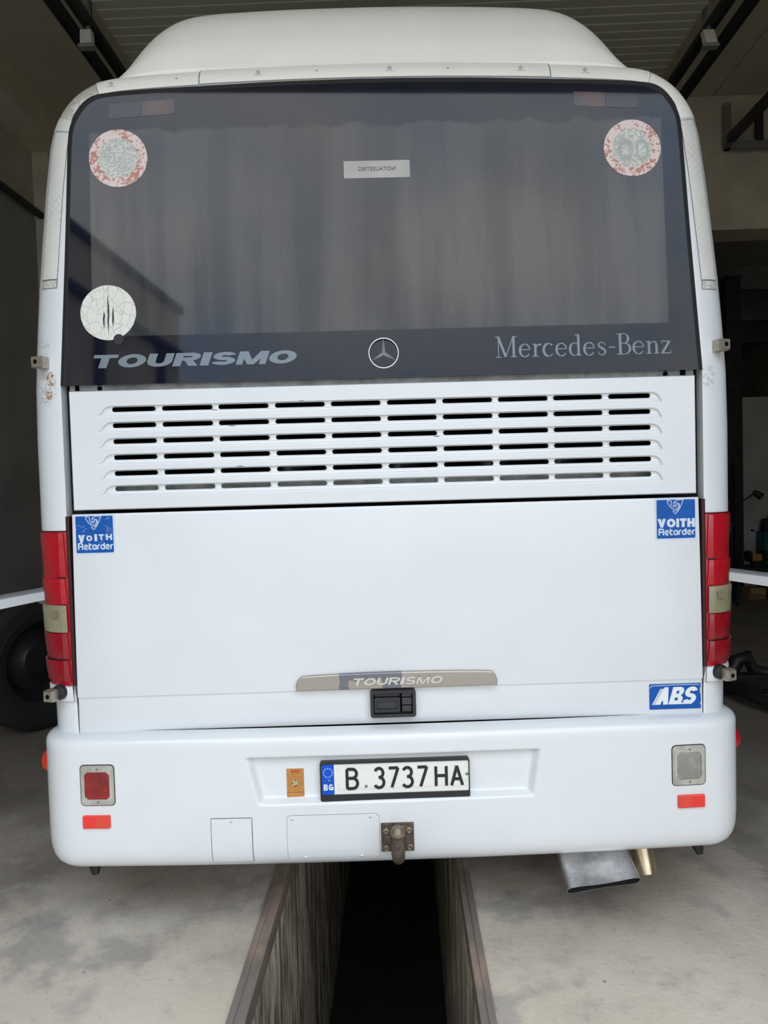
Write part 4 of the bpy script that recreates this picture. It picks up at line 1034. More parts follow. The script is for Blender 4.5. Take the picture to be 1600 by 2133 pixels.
# corner pieces: plan curve shared by lamps and blocks
def corner(side, w, yr, r, x_in, y_out, off=0.0, n=10):
    """plan points from the rear face (x_in) round the corner to y_out on the side"""
    p = [(x_in, yr-off)]
    for k in range(n+1):
        t = PI/2*k/n; p.append((w-r+r*math.sin(t)+off*math.sin(t), yr+r-r*math.cos(t)-off*math.cos(t)))
    p.append((w+off, y_out))
    return [(side*x, y) for x, y in p]
def loft(name, side, zs_, w0, w1, yr, r, x_in, y_out, off, mat, parent, th=0.02, edge=0.003, n=10):
    """band round the corner between two heights, with rounded edges"""
    z0, z1 = zs_
    rows = []
    for z, d in ((z0, off-th), (z0, off-edge), (z0+edge*0.3, off-edge*0.3), (z0+edge, off), (lerp(z0, z1, 0.5), off+0.0006), (z1-edge, off), (z1-edge*0.3, off-edge*0.3), (z1, off-edge), (z1, off-th)):
        t = (z-z0)/(z1-z0); rows.append([(x, y, z) for x, y in corner(side, lerp(w0, w1, t), yr, r, x_in, y_out, d, n)])
    g = G(); g.grid(rows)
    for e in (0, -1): g.add([rw[e] for rw in rows], [list(range(len(rows)))])
    return g.obj(name, mat, parent, 40)
def tail(side, label):
    nm = 'tail_lamp'
    t = loft(nm, side, (1.004, 1.570), 1.290, 1.303, 2.597, RB, 1.170, 2.78, 0.004, 'red_lens', BUS, n=12); t['label'] = label
    for a, b, mat in ((1.405, 1.567, 'red_lens'), (1.306, 1.399, 'red_lens'), (1.104, 1.199, 'red_lens_dark'), (1.020, 1.098, 'red_lens_dark')):
        loft('lens', side, (a, b), 1.292, 1.30, 2.597, RB, 1.196, 2.775, 0.009, mat, t, th=0.006, n=12)
    l = loft('lens', side, (1.202, 1.302), 1.294, 1.296, 2.597, RB, 1.196, 2.775, 0.014, 'clear_lens', t, th=0.010, n=12); l['label'] = 'clear yellowed lens'
    G().prism(rrect(side*1.218-0.011, side*1.218+0.011, 1.256, 1.281, 0.003), 2.5826, 2.59).obj('bulb', 'bulb', t)
    for z in (1.402, 1.101):
        loft('groove', side, (z-0.003, z+0.003), 1.295, 1.295, 2.597, RB, 1.192, 2.775, 0.0052, 'lens_backing', t, th=0.002, edge=0.0005, n=12)
    loft('lamp_gasket', side, (1.570, 1.574), 1.303, 1.303, 2.597, RB, 1.168, 2.78, 0.002, 'lens_backing', t, th=0.002, edge=0.0005)
    G().box(min(side*1.159, side*1.172), max(side*1.159, side*1.172), 2.5985, 2.63, 1.003, 1.625).obj('lamp_gasket', 'lens_backing', t)
    # white block below, holding the lower metal lug
    b = loft('corner_block', side, (0.946, 1.002), 1.284, 1.288, 2.597, RB, 1.172, 2.78, 0.010, 'white_paint', BUS, th=0.012, edge=0.006)
    return b
blocks = {-1: tail(-1, 'tall red tail lamp on the left corner'), 1: tail(1, 'tall red tail lamp on the right corner')}
def lug(name, x, y, z, side, parent, grommet, label, s=1.0):
    d = Vector((side*0.34, -0.94, 0)).normalized(); u = Vector((-d.y, d.x, 0)); p = Vector((x, y, z))
    g = G(); h = 0.020*s; L = 0.045*s
    prof_ = [(-h, -h*1.05), (h, -h*1.05), (h, h*1.05), (-h, h*1.05)]
    base = [p + u*a*0.85 + Vector((0, 0, b)) for a, b in prof_]; mid = [p+d*L*0.7 + u*a + Vector((0, 0, b)) for a, b in prof_]; end = [p+d*L + u*a*0.86 + Vector((0, 0, b*0.88)) for a, b in prof_]
    f = []
    for q in (0, 4):
        for i in range(4): f.append([q+i, q+(i+1) % 4, q+4+(i+1) % 4, q+4+i])
    g.add(base+mid+end, f+[[0, 1, 2, 3], [8, 11, 10, 9]])
    o = g.obj(name, 'brass_steel', parent); o['label'] = label
    e = p+d*(L+0.0008); G().cyl(e-d*0.004, e, 0.0085*s, 14).obj('bolt_hole', 'void', o)
    if grommet:
        q = p+d*0.006+Vector((-side*0.012, 0, 0.005)); G().lathe([(0, 0.010), (0.020, 0.010), (0.027, 0.006), (0.028, 0.0), (0.028, -0.012)], q, d, 24).obj('grommet', 'black_rubber', o, 40)
    return o
for side, wd in ((-1, 'left'), (1, 'right')):
    lug('mounting_lug', side*1.228, 2.592, 0.978, side, blocks[side], True, 'metal lug with dark grommet below the %s tail lamp' % wd)
    lug('mounting_lug', side*1.228, 2.612, 2.183, side, BUS, False, 'metal lug on the %s pillar beside the window' % wd)
G().bbox(-1.325, -1.303, 2.78, 2.83, 2.0, 2.075, 0.004).obj('side_marker', 'grey_steel', BUS)

# bumper
def Yb(x): return 2.515+0.03*(x/1.15)**2
BP = [(0.827, 0.070), (0.8265, 0.045), (0.822, 0.022), (0.812, 0.007), (0.797, 0.0), (0.60, 0.0), (0.45, 0.001), (0.40, 0.004), (0.372, 0.011), (0.35, 0.023), (0.333, 0.042), (0.318, 0.072), (0.309, 0.105), (0.304, 0.15)]
def bin_(z):
    t = sorted((a, b) for a, b in BP); return interp(t, z)
TR = [(-0.536, 0.742), (-0.492, 0.566), (0.503, 0.570), (0.531, 0.742)]
def recess(x, z):
    d = 1e9
    for i in range(4):
        a, b = TR[i], TR[(i+1) % 4]
        ex, ez = b[0]-a[0], b[1]-a[1]; q = math.hypot(ex, ez)
        dd = ((x-a[0])*(-ez)+(z-a[1])*ex)/q
        wd = 0.010 if i == 3 else 0.026 if i != 1 else 0.022
        d = min(d, dd/wd)
    if d <= 0: return 0.0
    t = min(1, d); return 0.030*t*t*(3-2*t)
WB, RBB = 1.308, 0.15
def bump_y(x, z): return Yb(x)+bin_(z)+recess(x, z)
def bumper():
    cols = []      # (x, y, nx, ny, rear?)
    for y in (3.4, 3.1, 2.9): cols.append((-WB, y, -1, 0, False))
    y0 = Yb(WB-RBB)
    for k in range(11):
        t = PI/2*k/10; cols.append((-WB+RBB-RBB*math.cos(t), y0+RBB-RBB*math.sin(t), -math.cos(t), -math.sin(t), False))
    xs = []
    x = -1.10
    while x < -0.57: xs.append(x); x += 0.053
    x = -0.56
    while x < 0.561: xs.append(x); x += 0.008
    x = 0.60
    while x < 1.12: xs.append(x); x += 0.05
    for x in xs: cols.append((x, Yb(x), 0, -1, True))
    right = [(-a, b, -c, d, e) for a, b, c, d, e in cols[:14]][::-1]
    cols += right
    zz = [0.827, 0.8265, 0.822, 0.812, 0.797, 0.775, 0.76]
    z = 0.75
    while z > 0.545: zz.append(z); z -= 0.005
    zz += [0.52, 0.48, 0.45, 0.42, 0.40, 0.385, 0.372, 0.36, 0.35, 0.341, 0.333, 0.325, 0.318, 0.313, 0.309, 0.306, 0.304]
    rows = []
    for z in zz:
        e = bin_(z); rows.append([(x-nx*e, y-ny*e+(recess(x, z) if rr else 0.0), z) for x, y, nx, ny, rr in cols])
    g = G(); g.grid(rows)
    b = g.obj('bumper', 'white_paint', BUS, 50); b['label'] = 'white rear bumper with recess for the number plate'
    return b
BMP = bumper()
def cover(name, x0, x1, z0, z1, r, screws, label, gap):
    yf = lambda x, z: bump_y(x, z)
    def patch(x0, x1, z0, z1, r, off, nm, mat):
        rows = []
        n = 14
        zlist = [z0+r*(1-math.cos(PI/2*k/4)) for k in range(5)] + [lerp(z0+r, z1-r, k/n) for k in range(1, n)] + [z1-r*(1-math.sin(PI/2*k/4)) for k in range(5)]
        for z in zlist:
            d = 0.0
            if z < z0+r: d = r-(max(0, r*r-(z0+r-z)**2))**0.5
            if z > z1-r: d = r-(max(0, r*r-(z-z1+r)**2))**0.5
            xs = [lerp(x0+d, x1-d, k/6) for k in range(7)]
            ro = [(x, yf(x, z)-off, z) for x in xs]
            ro = [(ro[0][0], ro[0][1]+off+0.002, z)] + ro + [(ro[-1][0], ro[-1][1]+off+0.002, z)]
            rows.append(ro)
        rows = [[(p[0], p[1]+off+0.002, p[2]) for p in rows[0]]] + rows + [[(p[0], p[1]+off+0.002, p[2]) for p in rows[-1]]]
        return G().grid(rows).obj(nm, mat, BMP, 40)
    patch(x0, x1, z0, z1, r, 0.0006, 'cover_gap', 'seam_grey')
    o = patch(x0+gap, x1-gap, z0+gap, z1-gap, max(0.002, r-gap), 0.0022, name, 'white_paint'); o['label'] = label
    for x, z in screws:
        y = yf(x, z)-0.0022
        G().lathe([(0, -0.0035), (0.003, -0.0032), (0.006, -0.0012), (0.0066, 0.001)], (x, y, z), (0, 1, 0), 14).obj('cover_screw', 'white_paint', BMP, 60)
        G().cyl((x-0.001, y-0.004, z-0.001), (x-0.001, y-0.002, z-0.001), 0.0022, 8).obj('screw_slot', 'mark_grey', BMP)
cover('towing_cover', -0.668, -0.517, 0.353, 0.526, 0.006, [(-0.592, 0.514)], 'small square towing eye cover', 0.0028)
cover('service_cover', -0.393, -0.060, 0.357, 0.530, 0.016, [(-0.372, 0.517), (-0.091, 0.519), (-0.329, 0.371), (-0.127, 0.371)], 'wide service cover with four screws', 0.0012)
# number plate in its black holder
def plate():
    Y = 2.515+0.030
    h = G().ring(rrect(-0.269, 0.271, 0.573, 0.717, 0.009), rrect(-0.2625, 0.2675, 0.5965, 0.7085, 0.006), Y-0.022, Y+0.004).obj('plate_holder', 'black_plastic', BMP); h['label'] = 'black number plate holder'
    s = G().prism(rrect(-0.263, 0.268, 0.596, 0.709, 0.005), Y-0.017, Y, b=0.0015).obj('number_plate', 'plate_white', BMP); s['label'] = 'white number plate with blue band'
    G().prism(rrect(-0.262, -0.2185, 0.597, 0.708, 0.005), Y-0.0176, Y-0.01).obj('plate_band', 'eu_blue', BMP)
    g = G()
    for k in range(12):
        a = 2*PI*k/12; cx, cz = -0.2405+0.0162*math.cos(a), 0.6765+0.0162*math.sin(a)
        st = []
        for q in range(10):
            rr = 0.0028 if q % 2 == 0 else 0.0013; st.append((cx+rr*math.sin(q*PI/5), cz+rr*math.cos(q*PI/5)))
        g.prism(st, Y-0.0184, Y-0.017)
    g.obj('plate_star', 'print_white', BMP)
    word('plate_lettering', [('B', 0.9), ('G', 1.0)], -0.257, -0.222, 0.613, 0.635, Y-0.0184, 'print_white', BMP, s=0.25, b=0.2, gap=0.16)
    # characters drawn as even strokes
    CW = 0.0105
    def pl(ch, x0, x1, z0, z1):
        X = lambda u: lerp(x0+CW/2, x1-CW/2, u); Z = lambda v: lerp(z0+CW/2, z1-CW/2, v)
        def S(*pp): return [(X(a), Z(b)) for a, b in pp]
        def A(cx, cz, rx, rz, a0, a1, n=12): return [(X(u), Z(v)) for u, v in arc(cx, cz, rx, rz, a0, a1, n)]
        if ch == 'B': return [S((0, 0), (0, 1)), [(X(0), Z(1))]+[(X(0.5), Z(1))]+A(0.5, 0.765, 0.42, 0.235, 85, -85)+S((0.5, 0.53), (0, 0.53)), S((0, 0.53), (0.55, 0.53))+A(0.55, 0.265, 0.45, 0.265, 85, -85)+S((0.55, 0), (0, 0))]
        if ch == '3': return [A(0.45, 0.76, 0.47, 0.24, 155, -70, 14)+S((0.4, 0.53)), S((0.4, 0.53))+A(0.45, 0.27, 0.55, 0.27, 75, -150, 16)]
        if ch == '7': return [S((0, 1), (1, 1)), S((1, 1), (0.3, 0))]
        if ch == 'H': return [S((0, 0), (0, 1)), S((1, 0), (1, 1)), S((0, 0.52), (1, 0.52))]
        if ch == 'A': return [S((0, 0), (0.5, 1)), S((1, 0), (0.5, 1)), S((0.17, 0.33), (0.83, 0.33))]
    for ch, a, b in (('B', -0.177, -0.129), ('3', -0.076, -0.034), ('7', -0.026, 0.018), ('3', 0.026, 0.069), ('7', 0.078, 0.122), ('H', 0.144, 0.192), ('A', 0.200, 0.250)):
        g = G()
        for ki, p in enumerate(pl(ch, a, b, 0.612, 0.693)): g.ribbon(p, CW, Y-0.0195-0.0001*ki, 0.003)
        # square ends
        g.obj('plate_character', 'print_black', BMP)
    g = G()
    for x in (-0.205, -0.115, -0.165, -0.055, 0.0, 0.05, 0.10, 0.215, 0.258):
        for z in ((0.689,) if x not in (-0.205, 0.258, 0.215) else (0.689, 0.633)): g.ribbon([(x+0.0035*math.cos(2*PI*k/10), z+0.0042*math.sin(2*PI*k/10)) for k in range(10)], 0.0008, Y-0.0174, 0.0005, closed=True)
    for ph in (0, PI):
        g.ribbon([(-0.21+0.47*k/60, 0.614+0.0045*math.sin(k*0.75+ph)*(1 if k % 9 else 0.4)) for k in range(61)], 0.0008, Y-0.0174, 0.0005)
    g.obj('plate_watermark', 'plate_relief', BMP)
    for x, z in ((-0.237, 0.6475), (-0.104, 0.6235), (0.261, 0.6575)):
        G().lathe([(0, -0.004), (0.003, -0.0035), (0.0055, -0.001), (0.006, 0.002)], (x, Y-0.017, z), (0, 1, 0), 14).obj('plate_screw', 'screw', BMP, 60)
plate()
def gtu():
    Y = 2.517+0.030
    s = G().prism(rrect(-0.392, -0.329, 0.581, 0.689, 0.002), Y-0.0012, Y+0.001).obj('inspection_sticker', 'orange_sticker', BMP); s['label'] = 'orange inspection sticker left of the number plate'
    text('sticker_lettering', 'GTÜ', -0.376, -0.344, 0.6735, 0.6865, Y-0.002, 'sticker_red', BMP, bold=0.04)
    g = G(); c = (-0.3605, 0.636)
    for z in (0.6695, 0.603, 0.6015, 0.582): g.ribbon([(-0.391, z), (-0.330, z)], 0.0007, Y-0.0018)
    for k in range(12):
        a = 2*PI*(k+0.5)/12; dx, dz = math.sin(a), math.cos(a)
        q = min(0.030/abs(dx) if abs(dx) > 1e-6 else 9, 0.033/abs(dz) if abs(dz) > 1e-6 else 9)
        g.ribbon([(c[0]+dx*0.019, c[1]+dz*0.019), (c[0]+dx*q, c[1]+dz*q)], 0.0008, Y-0.0018)
    for k in range(6): g.ribbon([(-0.389+0.0115*k, 0.583), (-0.389+0.0115*k, 0.599)], 0.0007, Y-0.0018)
    g.obj('sticker_line', 'orange_line', BMP)
    for k, nn in enumerate(('12', '1', '2', '3', '4', '5', '6', '7', '8', '9', '10', '11')):
        a = 2*PI*k/12; x, z = c[0]+0.0235*math.sin(a), c[1]+0.0245*math.cos(a); w = 0.0016 if len(nn) == 1 else 0.003
        text('sticker_lettering', nn, x-w, x+w, z-0.0026, z+0.0026, Y-0.0019, 'orange_line', BMP)
    dm = [(c[0]+0.016*math.cos(PI/2*k), c[1]+0.016*math.sin(PI/2*k)) for k in range(4)]
    G().prism(dm, Y-0.0019, Y).obj('sticker_emblem', 'sticker_red', BMP)
    G().prism([(c[0]+u, c[1]+v) for u, v in ((-0.010, -0.008), (0.002, -0.009), (0.012, -0.002), (0.011, 0.005), (0.004, 0.010), (-0.006, 0.011), (-0.010, 0.004))], Y-0.0024, Y).obj('sticker_emblem', 'sticker_green', BMP)
gtu()
# lamps in the bumper
def octa(x0, x1, z0, z1, c): return [(x0+c, z0), (x1-c, z0), (x1, z0+c), (x1, z1-c), (x1-c, z1), (x0+c, z1), (x0, z1-c), (x0, z0+c)]
def fog(cx, cz, lens, label, name):
    Y = Yb(cx); cv = lambda x, z: Yb(x)-Yb(cx)
    x0, x1, z0, z1 = cx-0.0605, cx+0.0605, cz-0.0725, cz+0.0725
    w = G().ring(rrect(x0, x1, z0, z1, 0.014), rrect(x0+0.006, x1-0.006, z0+0.006, z1-0.006, 0.010), Y-0.003, Y+0.006, yf=cv).obj(name, 'chrome_dull', BMP); w['label'] = label
    G().ring(rrect(x0-0.003, x1+0.003, z0-0.003, z1+0.003, 0.016), rrect(x0+0.003, x1-0.003, z0+0.003, z1-0.003, 0.012), Y-0.0012, Y+0.006, yf=cv).obj('lamp_gap', 'black_rubber', BMP)
    ro = rrect(x0+0.005, x1-0.005, z0+0.005, z1-0.005, 0.012, 1); ri = octa(cx-0.0455, cx+0.0455, cz-0.050, cz+0.050, 0.011)
    # match the eight corners of both outlines
    ri = [ri[2], ri[3], ri[4], ri[5], ri[6], ri[7], ri[0], ri[1]]
    ro8 = octa(x0+0.005, x1-0.005, z0+0.005, z1-0.005, 0.008); ro8 = [ro8[2], ro8[3], ro8[4], ro8[5], ro8[6], ro8[7], ro8[0], ro8[1]]
    G().ring(ro8, ri, Y-0.007, Y+0.004, yf=cv).obj('lamp_bezel', 'chrome_dull', BMP)
    G().prism(octa(cx-0.046, cx+0.046, cz-0.0505, cz+0.0505, 0.011), Y-0.0055, Y+0.004, b=0.003, yf=cv).obj('lamp_lens', lens, BMP)
    for z in (cz+0.060, cz-0.060): G().cyl((cx+0.002, Y-0.0088, z), (cx+0.002, Y-0.006, z), 0.0045, 12).obj('lamp_screw', 'screw', BMP)
pm('fog_red', (0.30, 0.010, 0.012), 0.25, coat=0.5, var=0.45, vscale=14)
fog(-1.073, 0.654, 'fog_red', 'square red fog lamp in a metal bezel', 'fog_lamp')
fog(1.073, 0.6575, 'clear_lens_grey', 'square clear reversing lamp in a metal bezel', 'reversing_lamp')
for x, z, lab in ((-1.080, 0.521, 'red reflector below the red fog lamp'), (1.080, 0.525, 'red reflector below the clear lamp')):
    Y = Yb(x)
    o = G().prism(rrect(x-0.050, x+0.050, z-0.023, z+0.023, 0.004), Y-0.010, Y+0.003, b=0.003, yf=lambda p, q, x=x: Yb(p)-Yb(x)).obj('reflector', 'red_reflector', BMP); o['label'] = lab
    sgn = 1 if x < 0 else -1
    a, b = (x, x+0.045) if x < 0 else (x-0.045, x)
    G().prism(rrect(a, b, z-0.019, z+0.019, 0.002), Y-0.0106, Y-0.006, yf=lambda p, q, x=x: Yb(p)-Yb(x)).obj('reflector_field', 'red_reflector_b', BMP)
for side, lab in ((-1, 'round red side marker peeking out on the left'), (1, 'round red side marker peeking out on the right')):
    g = G(); g.lathe([(0.0, 0.044), (0.02, 0.042), (0.038, 0.033), (0.048, 0.014), (0.050, -0.008)], (side*1.307, 2.725, 0.687), (side, 0, 0), 28)
    o = g.obj('side_marker', 'amber_red' if side < 0 else 'red_lens', BMP, 50); o['label'] = lab
# tow hitch
def hitch():
    Y = 2.515
    p = G().bbox(-0.055, 0.0635, Y-0.006, Y+0.004, 0.390, 0.493, 0.002).obj('hitch_plate', 'rust_iron', BMP); p['label'] = 'rusty tow hitch base plate'
    G().prism(rrect(-0.046, 0.054, 0.397, 0.487, 0.014), Y-0.014, Y-0.004, b=0.004).obj('hitch_flange', 'rust_iron', BMP)
    for x, z in ((-0.036, 0.470), (0.045, 0.472), (-0.036, 0.409), (0.045, 0.411)):
        g = G(); g.lathe([(0.0035, -0.020), (0.007, -0.023), (0.0105, -0.021), (0.012, -0.012), (0.013, -0.004)], (x, Y, z), (0, 1, 0), 16); g.prism(circ(x, z, 0.006, 10), Y-0.018, Y-0.012); g.obj('hitch_bolt', 'iron_ball', BMP, 50)
    g = G(); g.tube([(0.004, Y-0.01, 0.45), (0.004, Y-0.035, 0.428), (0.004, Y-0.062, 0.411), (0.004, Y-0.088, 0.411), (0.004, Y-0.107, 0.428), (0.004, Y-0.114, 0.458), (0.004, Y-0.114, 0.492)], [0.024, 0.025, 0.0245, 0.023, 0.022, 0.020, 0.016], 16); g.obj('hitch_neck', 'rust_iron', BMP, 60)
    g = G(); g.lathe([(0.0, 0.0235), (0.009, 0.0232), (0.0125, 0.0215), (0.019, 0.0165), (0.0238, 0.008), (0.025, 0.0), (0.0238, -0.008), (0.019, -0.0165), (0.012, -0.022)], (0.004, Y-0.114, 0.512), (0, 0, 1), 26); g.obj('hitch_ball', 'iron_ball', BMP, 60)
hitch()
# exhaust pipes
def peanut(t):
    c, s = math.cos(t), math.sin(t)
    return 0.140*math.copysign(abs(c)**0.9, c), (0.019+0.030*(abs(c)**2))*math.copysign(abs(s)**0.8, s)
def exhaust():
    d = Vector((0.10, -0.79, -0.60)).normalized(); u = Vector((1, 0, 0.03)); u = (u-d*u.dot(d)).normalized(); v = d.cross(u)
    p0 = Vector((0.732, 2.757, 0.372)); N = 48
    def ringat(L, sc, e=0.0):
        return [tuple(p0+d*L+u*(peanut(2*PI*k/N)[0]*sc-e*math.cos(2*PI*k/N))+v*(peanut(2*PI*k/N)[1]*sc-e*math.sin(2*PI*k/N))) for k in range(N+1)]
    g = G(); g.grid([ringat(0.0, 0.9), ringat(0.15, 0.96), ringat(0.262, 1.0), ringat(0.262, 1.0, 0.0025)])
    o = g.obj('exhaust_tip', 'exhaust_steel', BUS, 50); o['label'] = 'wide flattened steel exhaust tip'
    G().grid([ringat(0.2615, 1.0, 0.0028), ringat(0.05, 0.95, 0.0035)]).obj('exhaust_liner', 'soot', o)
    g = G(); q = ringat(0.10, 0.95, 0.004)[:-1]; g.add(q, [list(range(N))]); g.obj('exhaust_bore', 'soot', o)
    g = G(); g.lathe([(0.0405, 0.0), (0.0405, 0.17), (0.037, 0.17), (0.037, 0.0)], (0.936, 2.69, 0.37), (0.06, -0.34, -0.94), 28)
    o = g.obj('heater_pipe', 'exhaust_brass', BUS, 50); o['label'] = 'short round steel pipe beside the exhaust'
exhaust()
for x, y in ((-1.165, 2.70), (1.16, 2.70)):
    g = G(); g.tube([(x, y, 0.36), (x+0.01, y-0.01, 0.275), (x+0.015, y-0.02, 0.25)], [0.03, 0.022, 0.012], 8); g.obj('bumper_bolt', 'black_machine', BUS)

# roof strip, reflective tapes
def tape(name, i0, i1, t0, t1, mat, label, off=0.0018, lo=None, hi=None):
    """patch glued on the rounded rear edge between outline points i0..i1"""
    n = 7; rows = []
    idx = []
    for i in range(i0, i1): idx += [i+q/3 for q in range(3)]
    idx.append(float(i1))
    for fi in idx:
        a = int(math.floor(fi)); q = fi-a; b = min(a+1, len(OUT)-1)
        rows.append([tuple(Vector(sk(a, lerp(t0, t1, k/n), off)).lerp(Vector(sk(b, lerp(t0, t1, k/n), off)), q)) for k in range(n+1)])
    if lo is not None:
        rows = [r for r in rows if lo <= r[3][2] <= hi]
    inn = [[(p[0], p[1]+0.003, p[2]) for p in r] for r in (rows[0], rows[-1])]
    g = G(); g.grid([inn[0]]+rows+[inn[1]])
    o = g.obj(name, mat, BUS, 50)
    if label: o['label'] = label
    return o
L_ = len(OUT); iz = lambda z: min(range(len(half_out)), key=lambda i: abs(half_out[i][1]-z))
def tape_z(z0, z1, side, t0, t1, mat, label):
    """patch on the side pillar between two heights"""
    rows = []; n = 7; zz = [lerp(z0, z1, k/14) for k in range(15)]
    for z in zz:
        i = max(k for k in range(len(half_out)) if half_out[k][1] <= z); q = (z-half_out[i][1])/(half_out[i+1][1]-half_out[i][1])
        ii, jj = (i, i+1) if side < 0 else (L_-1-i, L_-2-i)
        rows.append([tuple(Vector(sk(ii, lerp(t0, t1, k/n), 0.0018)).lerp(Vector(sk(jj, lerp(t0, t1, k/n), 0.0018)), q)) for k in range(n+1)])
    g = G(); g.grid(rows); o = g.obj('reflective_tape', mat, BUS, 50); o['label'] = label
    # darker hairline round it
    f = G()
    for ed in ([r[0] for r in rows], [r[-1] for r in rows], rows[0], rows[-1]): f.tube(ed, 0.0009, 4)
    f.obj('tape_edge', 'seam_grey', o)
    return o
A0, A1 = math.radians(50), math.radians(84)
tape_z(2.495, 3.055, -1, A0, A1, 'reflective_tape', 'pale reflective tape down the left pillar')
tape_z(2.463, 2.492, -1, A0, A1, 'reflective_tape_worn', 'worn end of the tape on the left pillar')
tape_z(2.435, 3.050, 1, A0, A1, 'reflective_tape', 'pale reflective tape down the right pillar')
tape_z(2.400, 2.432, 1, A0, A1, 'reflective_tape_worn', 'worn end of the tape on the right pillar')
nz_ = len(zs)
tape('reflective_tape', nz_+1*TS, nz_+2*TS, math.radians(40), math.radians(86), 'reflective_tape', 'short tape at the upper left corner')
tape('reflective_tape', nz_+2*TS, nz_+5*TS+2, math.radians(40), math.radians(86), 'reflective_tape_worn', 'peeled tape round the upper left corner')
tape('reflective_tape', L_-1-(nz_+5*TS+2), L_-1-(nz_+1*TS), math.radians(25), math.radians(87), 'cream_paint', 'smooth cream paint round the upper right corner')  # cream corner paint laid on as a thin patch, no tape here
# cream strip along the roof edge, in three lengths
def roofstrip(x0, x1, off, label):
    rows = []; n = 8; m = 24
    for q in range(m+1):
        x = lerp(x0, x1, q/m)
        i = max(k for k in range(L_-1) if OUT[k][0] <= x and OUT[k][1] > 3.1); t = (x-OUT[i][0])/(OUT[i+1][0]-OUT[i][0])
        rows.append([tuple(Vector(sk(i, lerp(0.6, 1.40, k/n), off)).lerp(Vector(sk(i+1, lerp(0.6, 1.40, k/n), off)), t)) for k in range(n+1)])
    g = G(); g.grid(rows)
    g.grid([[r[-1] for r in rows], [(r[-1][0], r[-1][1]+0.006, r[-1][2]) for r in rows]]); g.grid([[r[0] for r in rows], [(r[0][0], r[0][1]+0.006, r[0][2]-0.004) for r in rows]])
    for r in (rows[0], rows[-1]): g.grid([r, [(p[0], p[1]+0.006, p[2]-0.002) for p in r]])
    o = g.obj('roof_edge_strip', 'cream_paint', BUS, 40); o['label'] = label
    f = G()
    for ed in ([r[-1] for r in rows], rows[0], rows[-1]): f.tube(ed, 0.0008, 4)
    f.obj('strip_edge', 'seam_grey', o)
    return o, rows
marks = []
for a, b, off, lab in ((-1.045, -0.652, 0.003, 'left length of the cream strip along the roof edge'), (-0.648, 0.652, 0.006, 'middle length of the cream strip along the roof edge'), (0.656, 1.045, 0.003, 'right length of the cream strip along the roof edge')):
    o, rows = roofstrip(a, b, off, lab); marks.append((o, rows))
def strip_mark(o, rows, x):
    r = min(rows, key=lambda q: abs(q[5][0]-x)); p = Vector(r[5]); q = (Vector(r[7])-p).normalized()      # downwards along the strip
    g = G()
    ce = p
    def pt(a, b): return ce+Vector((a, 0, 0))-q*b+Vector((0, -0.0015, 0))
    g.tube([pt(0.008*math.cos(2*PI*k/14), 0.008*math.sin(2*PI*k/14)+0.004) for k in range(15)], 0.0007, 4, caps=False)
    g.tube([pt(0, 0.012), pt(0, 0.018)], 0.0007, 4); g.tube([pt(-0.004, 0.004), pt(0.004, 0.004)], 0.0007, 4); g.tube([pt(0.004, 0.0), pt(-0.004, 0.008)], 0.0007, 4)
    for k in range(5): g.tube([pt(-0.016+0.007*k, -0.011), pt(-0.0115+0.007*k, -0.011)], 0.001, 4)
    g.obj('approval_mark', 'mark_grey', o)
strip_mark(*marks[0], -0.975)
for x in (-0.42, 0.045, 0.53): strip_mark(*marks[1], x)
strip_mark(*marks[2], 0.78)
for o, rows, x in ((marks[0][0], marks[0][1], -0.73), (marks[1][0], marks[1][1], -0.19), (marks[1][0], marks[1][1], 0.285)):
    r = min(rows, key=lambda q: abs(q[5][0]-x)); p = Vector(r[5]); G().tube([p+Vector((-0.004, -0.001, 0)), p+Vector((0.004, -0.001, 0))], 0.0018, 5).obj('approval_mark', 'mark_grey', o)

# air conditioner pod on the roof
def pod():
    SEC = [(1.0, 0.0), (0.985, 0.10), (0.965, 0.22), (0.935, 0.38), (0.895, 0.56), (0.85, 0.71), (0.80, 0.82), (0.74, 0.90), (0.66, 0.945), (0.52, 0.97), (0.3, 0.99), (0.0, 1.0)]
    ST = [(2.735, 3.296, 0.985), (2.745, 3.335, 0.990), (2.765, 3.40, 0.998), (2.80, 3.47, 1.008), (2.84, 3.535, 1.018), (2.89, 3.595, 1.028), (2.95, 3.647, 1.035), (3.02, 3.685, 1.042), (3.12, 3.715, 1.05), (3.3, 3.735, 1.055), (3.7, 3.745, 1.06), (5.2, 3.745, 1.06), (6.0, 3.70, 1.05), (6.5, 3.50, 1.02), (6.7, 3.31, 1.0)]
    SEC, ST = smooth(SEC, 3), smooth(ST[:11], 3)+ST[11:]
    rows = []
    for y, zt, w in ST:
        h = [(w*a, 3.255+(zt-3.255)*b) for a, b in SEC]; m = [(-x, z) for x, z in h] + h[::-1][1:]
        rows.append([(x, y, z) for x, z in m])
    g = G(); g.grid(rows); g.add(rows[0], [list(range(len(rows[0])))]); g.add(rows[-1], [list(range(len(rows[-1])))])
    o = g.obj('air_conditioner', 'cream_paint', BUS, 60); o['label'] = 'cream rounded air conditioner pod on the roof'
pod()

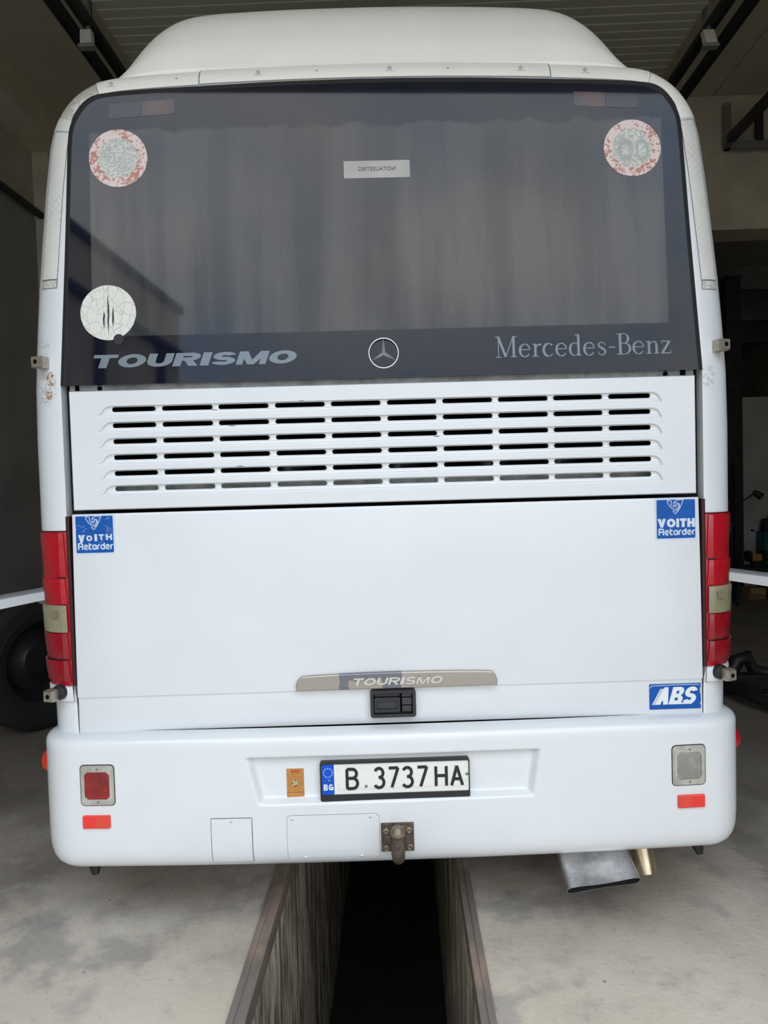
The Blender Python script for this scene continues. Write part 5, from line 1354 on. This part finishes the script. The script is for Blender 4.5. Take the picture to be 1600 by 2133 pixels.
# side flaps standing open, with stays
def flap(side):
    xi, xo = 1.29, 2.05
    def z(x): return 1.2760-0.152*(x-1.48)
    x0, x1 = side*xi, side*xo; y0, y1 = 3.30, 3.66
    v = []
    for y, up, lo in ((y0, 0.0, -0.045), (y1, 0.0, -0.045)):
        for x in (xi, xo):
            thick = 0.030 if x == xi else 0.052
            v += [(side*x, y, z(x)), (side*x, y, z(x)-thick)]
    f = [[0, 2, 3, 1], [4, 5, 7, 6], [0, 4, 6, 2], [1, 3, 7, 5], [0, 1, 5, 4], [2, 6, 7, 3]]
    o = G().add(v, f).obj('side_flap', 'white_paint', BUS); o['label'] = 'white side flap standing open on the %s' % ('left' if side < 0 else 'right')
    for k in range(3):
        ya = 3.33+0.10*k
        G().add([(side*x, y, z(x)+dz) for y in (ya, ya+0.05) for x in (xi, xo) for dz in (0.0005, 0.006)], [[0, 2, 3, 1], [4, 5, 7, 6], [1, 3, 7, 5], [0, 1, 5, 4], [2, 6, 7, 3]]).obj('flap_rib', 'flap_inner', o)
    g = G(); g.prism([(side*1.30, 1.20), (side*1.64, 1.245), (side*1.70, 1.226), (side*1.66, 1.19), (side*1.30, 1.13)], 3.40, 3.43); g.obj('flap_stay', 'grey_steel', o)
    for yy, zz, h in ((3.28, 0.55, 0.62),):
        G().box(min(side*1.296, side*1.306), max(side*1.296, side*1.306), 3.32, 3.64, 0.62, 1.27).obj('flap_opening', 'void', BUS)
flap(-1); flap(1)
# side windows and road wheels
for side in (-1, 1):
    for k in range(6):
        y = 3.4+1.75*k
        rows = [[(side*(interp(HALF, z)+0.003), yy, z) for yy in (y, y+1.68)] for z in (2.12, 2.3, 2.5, 2.7, 2.9)]
        G().grid(rows).obj('side_window', 'black_rubber', BUS)
    for y in (5.9, 12.0):
        c = (side*1.1, y, 0.5)
        pr = [(0.10, 0.10), (0.28, 0.06), (0.30, 0.13), (0.40, 0.15), (0.48, 0.14), (0.5, 0.11), (0.5, -0.11), (0.48, -0.14), (0.40, -0.15), (0.28, -0.13)]
        w = G().lathe(pr, c, (side, 0, 0), 40).obj('wheel', 'tyre_rubber', BUS, 40)
        G().lathe([(0.0, 0.12), (0.10, 0.12), (0.12, 0.09), (0.26, 0.07), (0.29, 0.12)], c, (side, 0, 0), 32).obj('wheel_rim', 'grey_steel', w, 40)
    G().box(-1.0, 1.0, 5.85, 5.95, 0.42, 0.58).obj('axle', 'black_machine', BUS) if side < 0 else None
del BUS['_world']
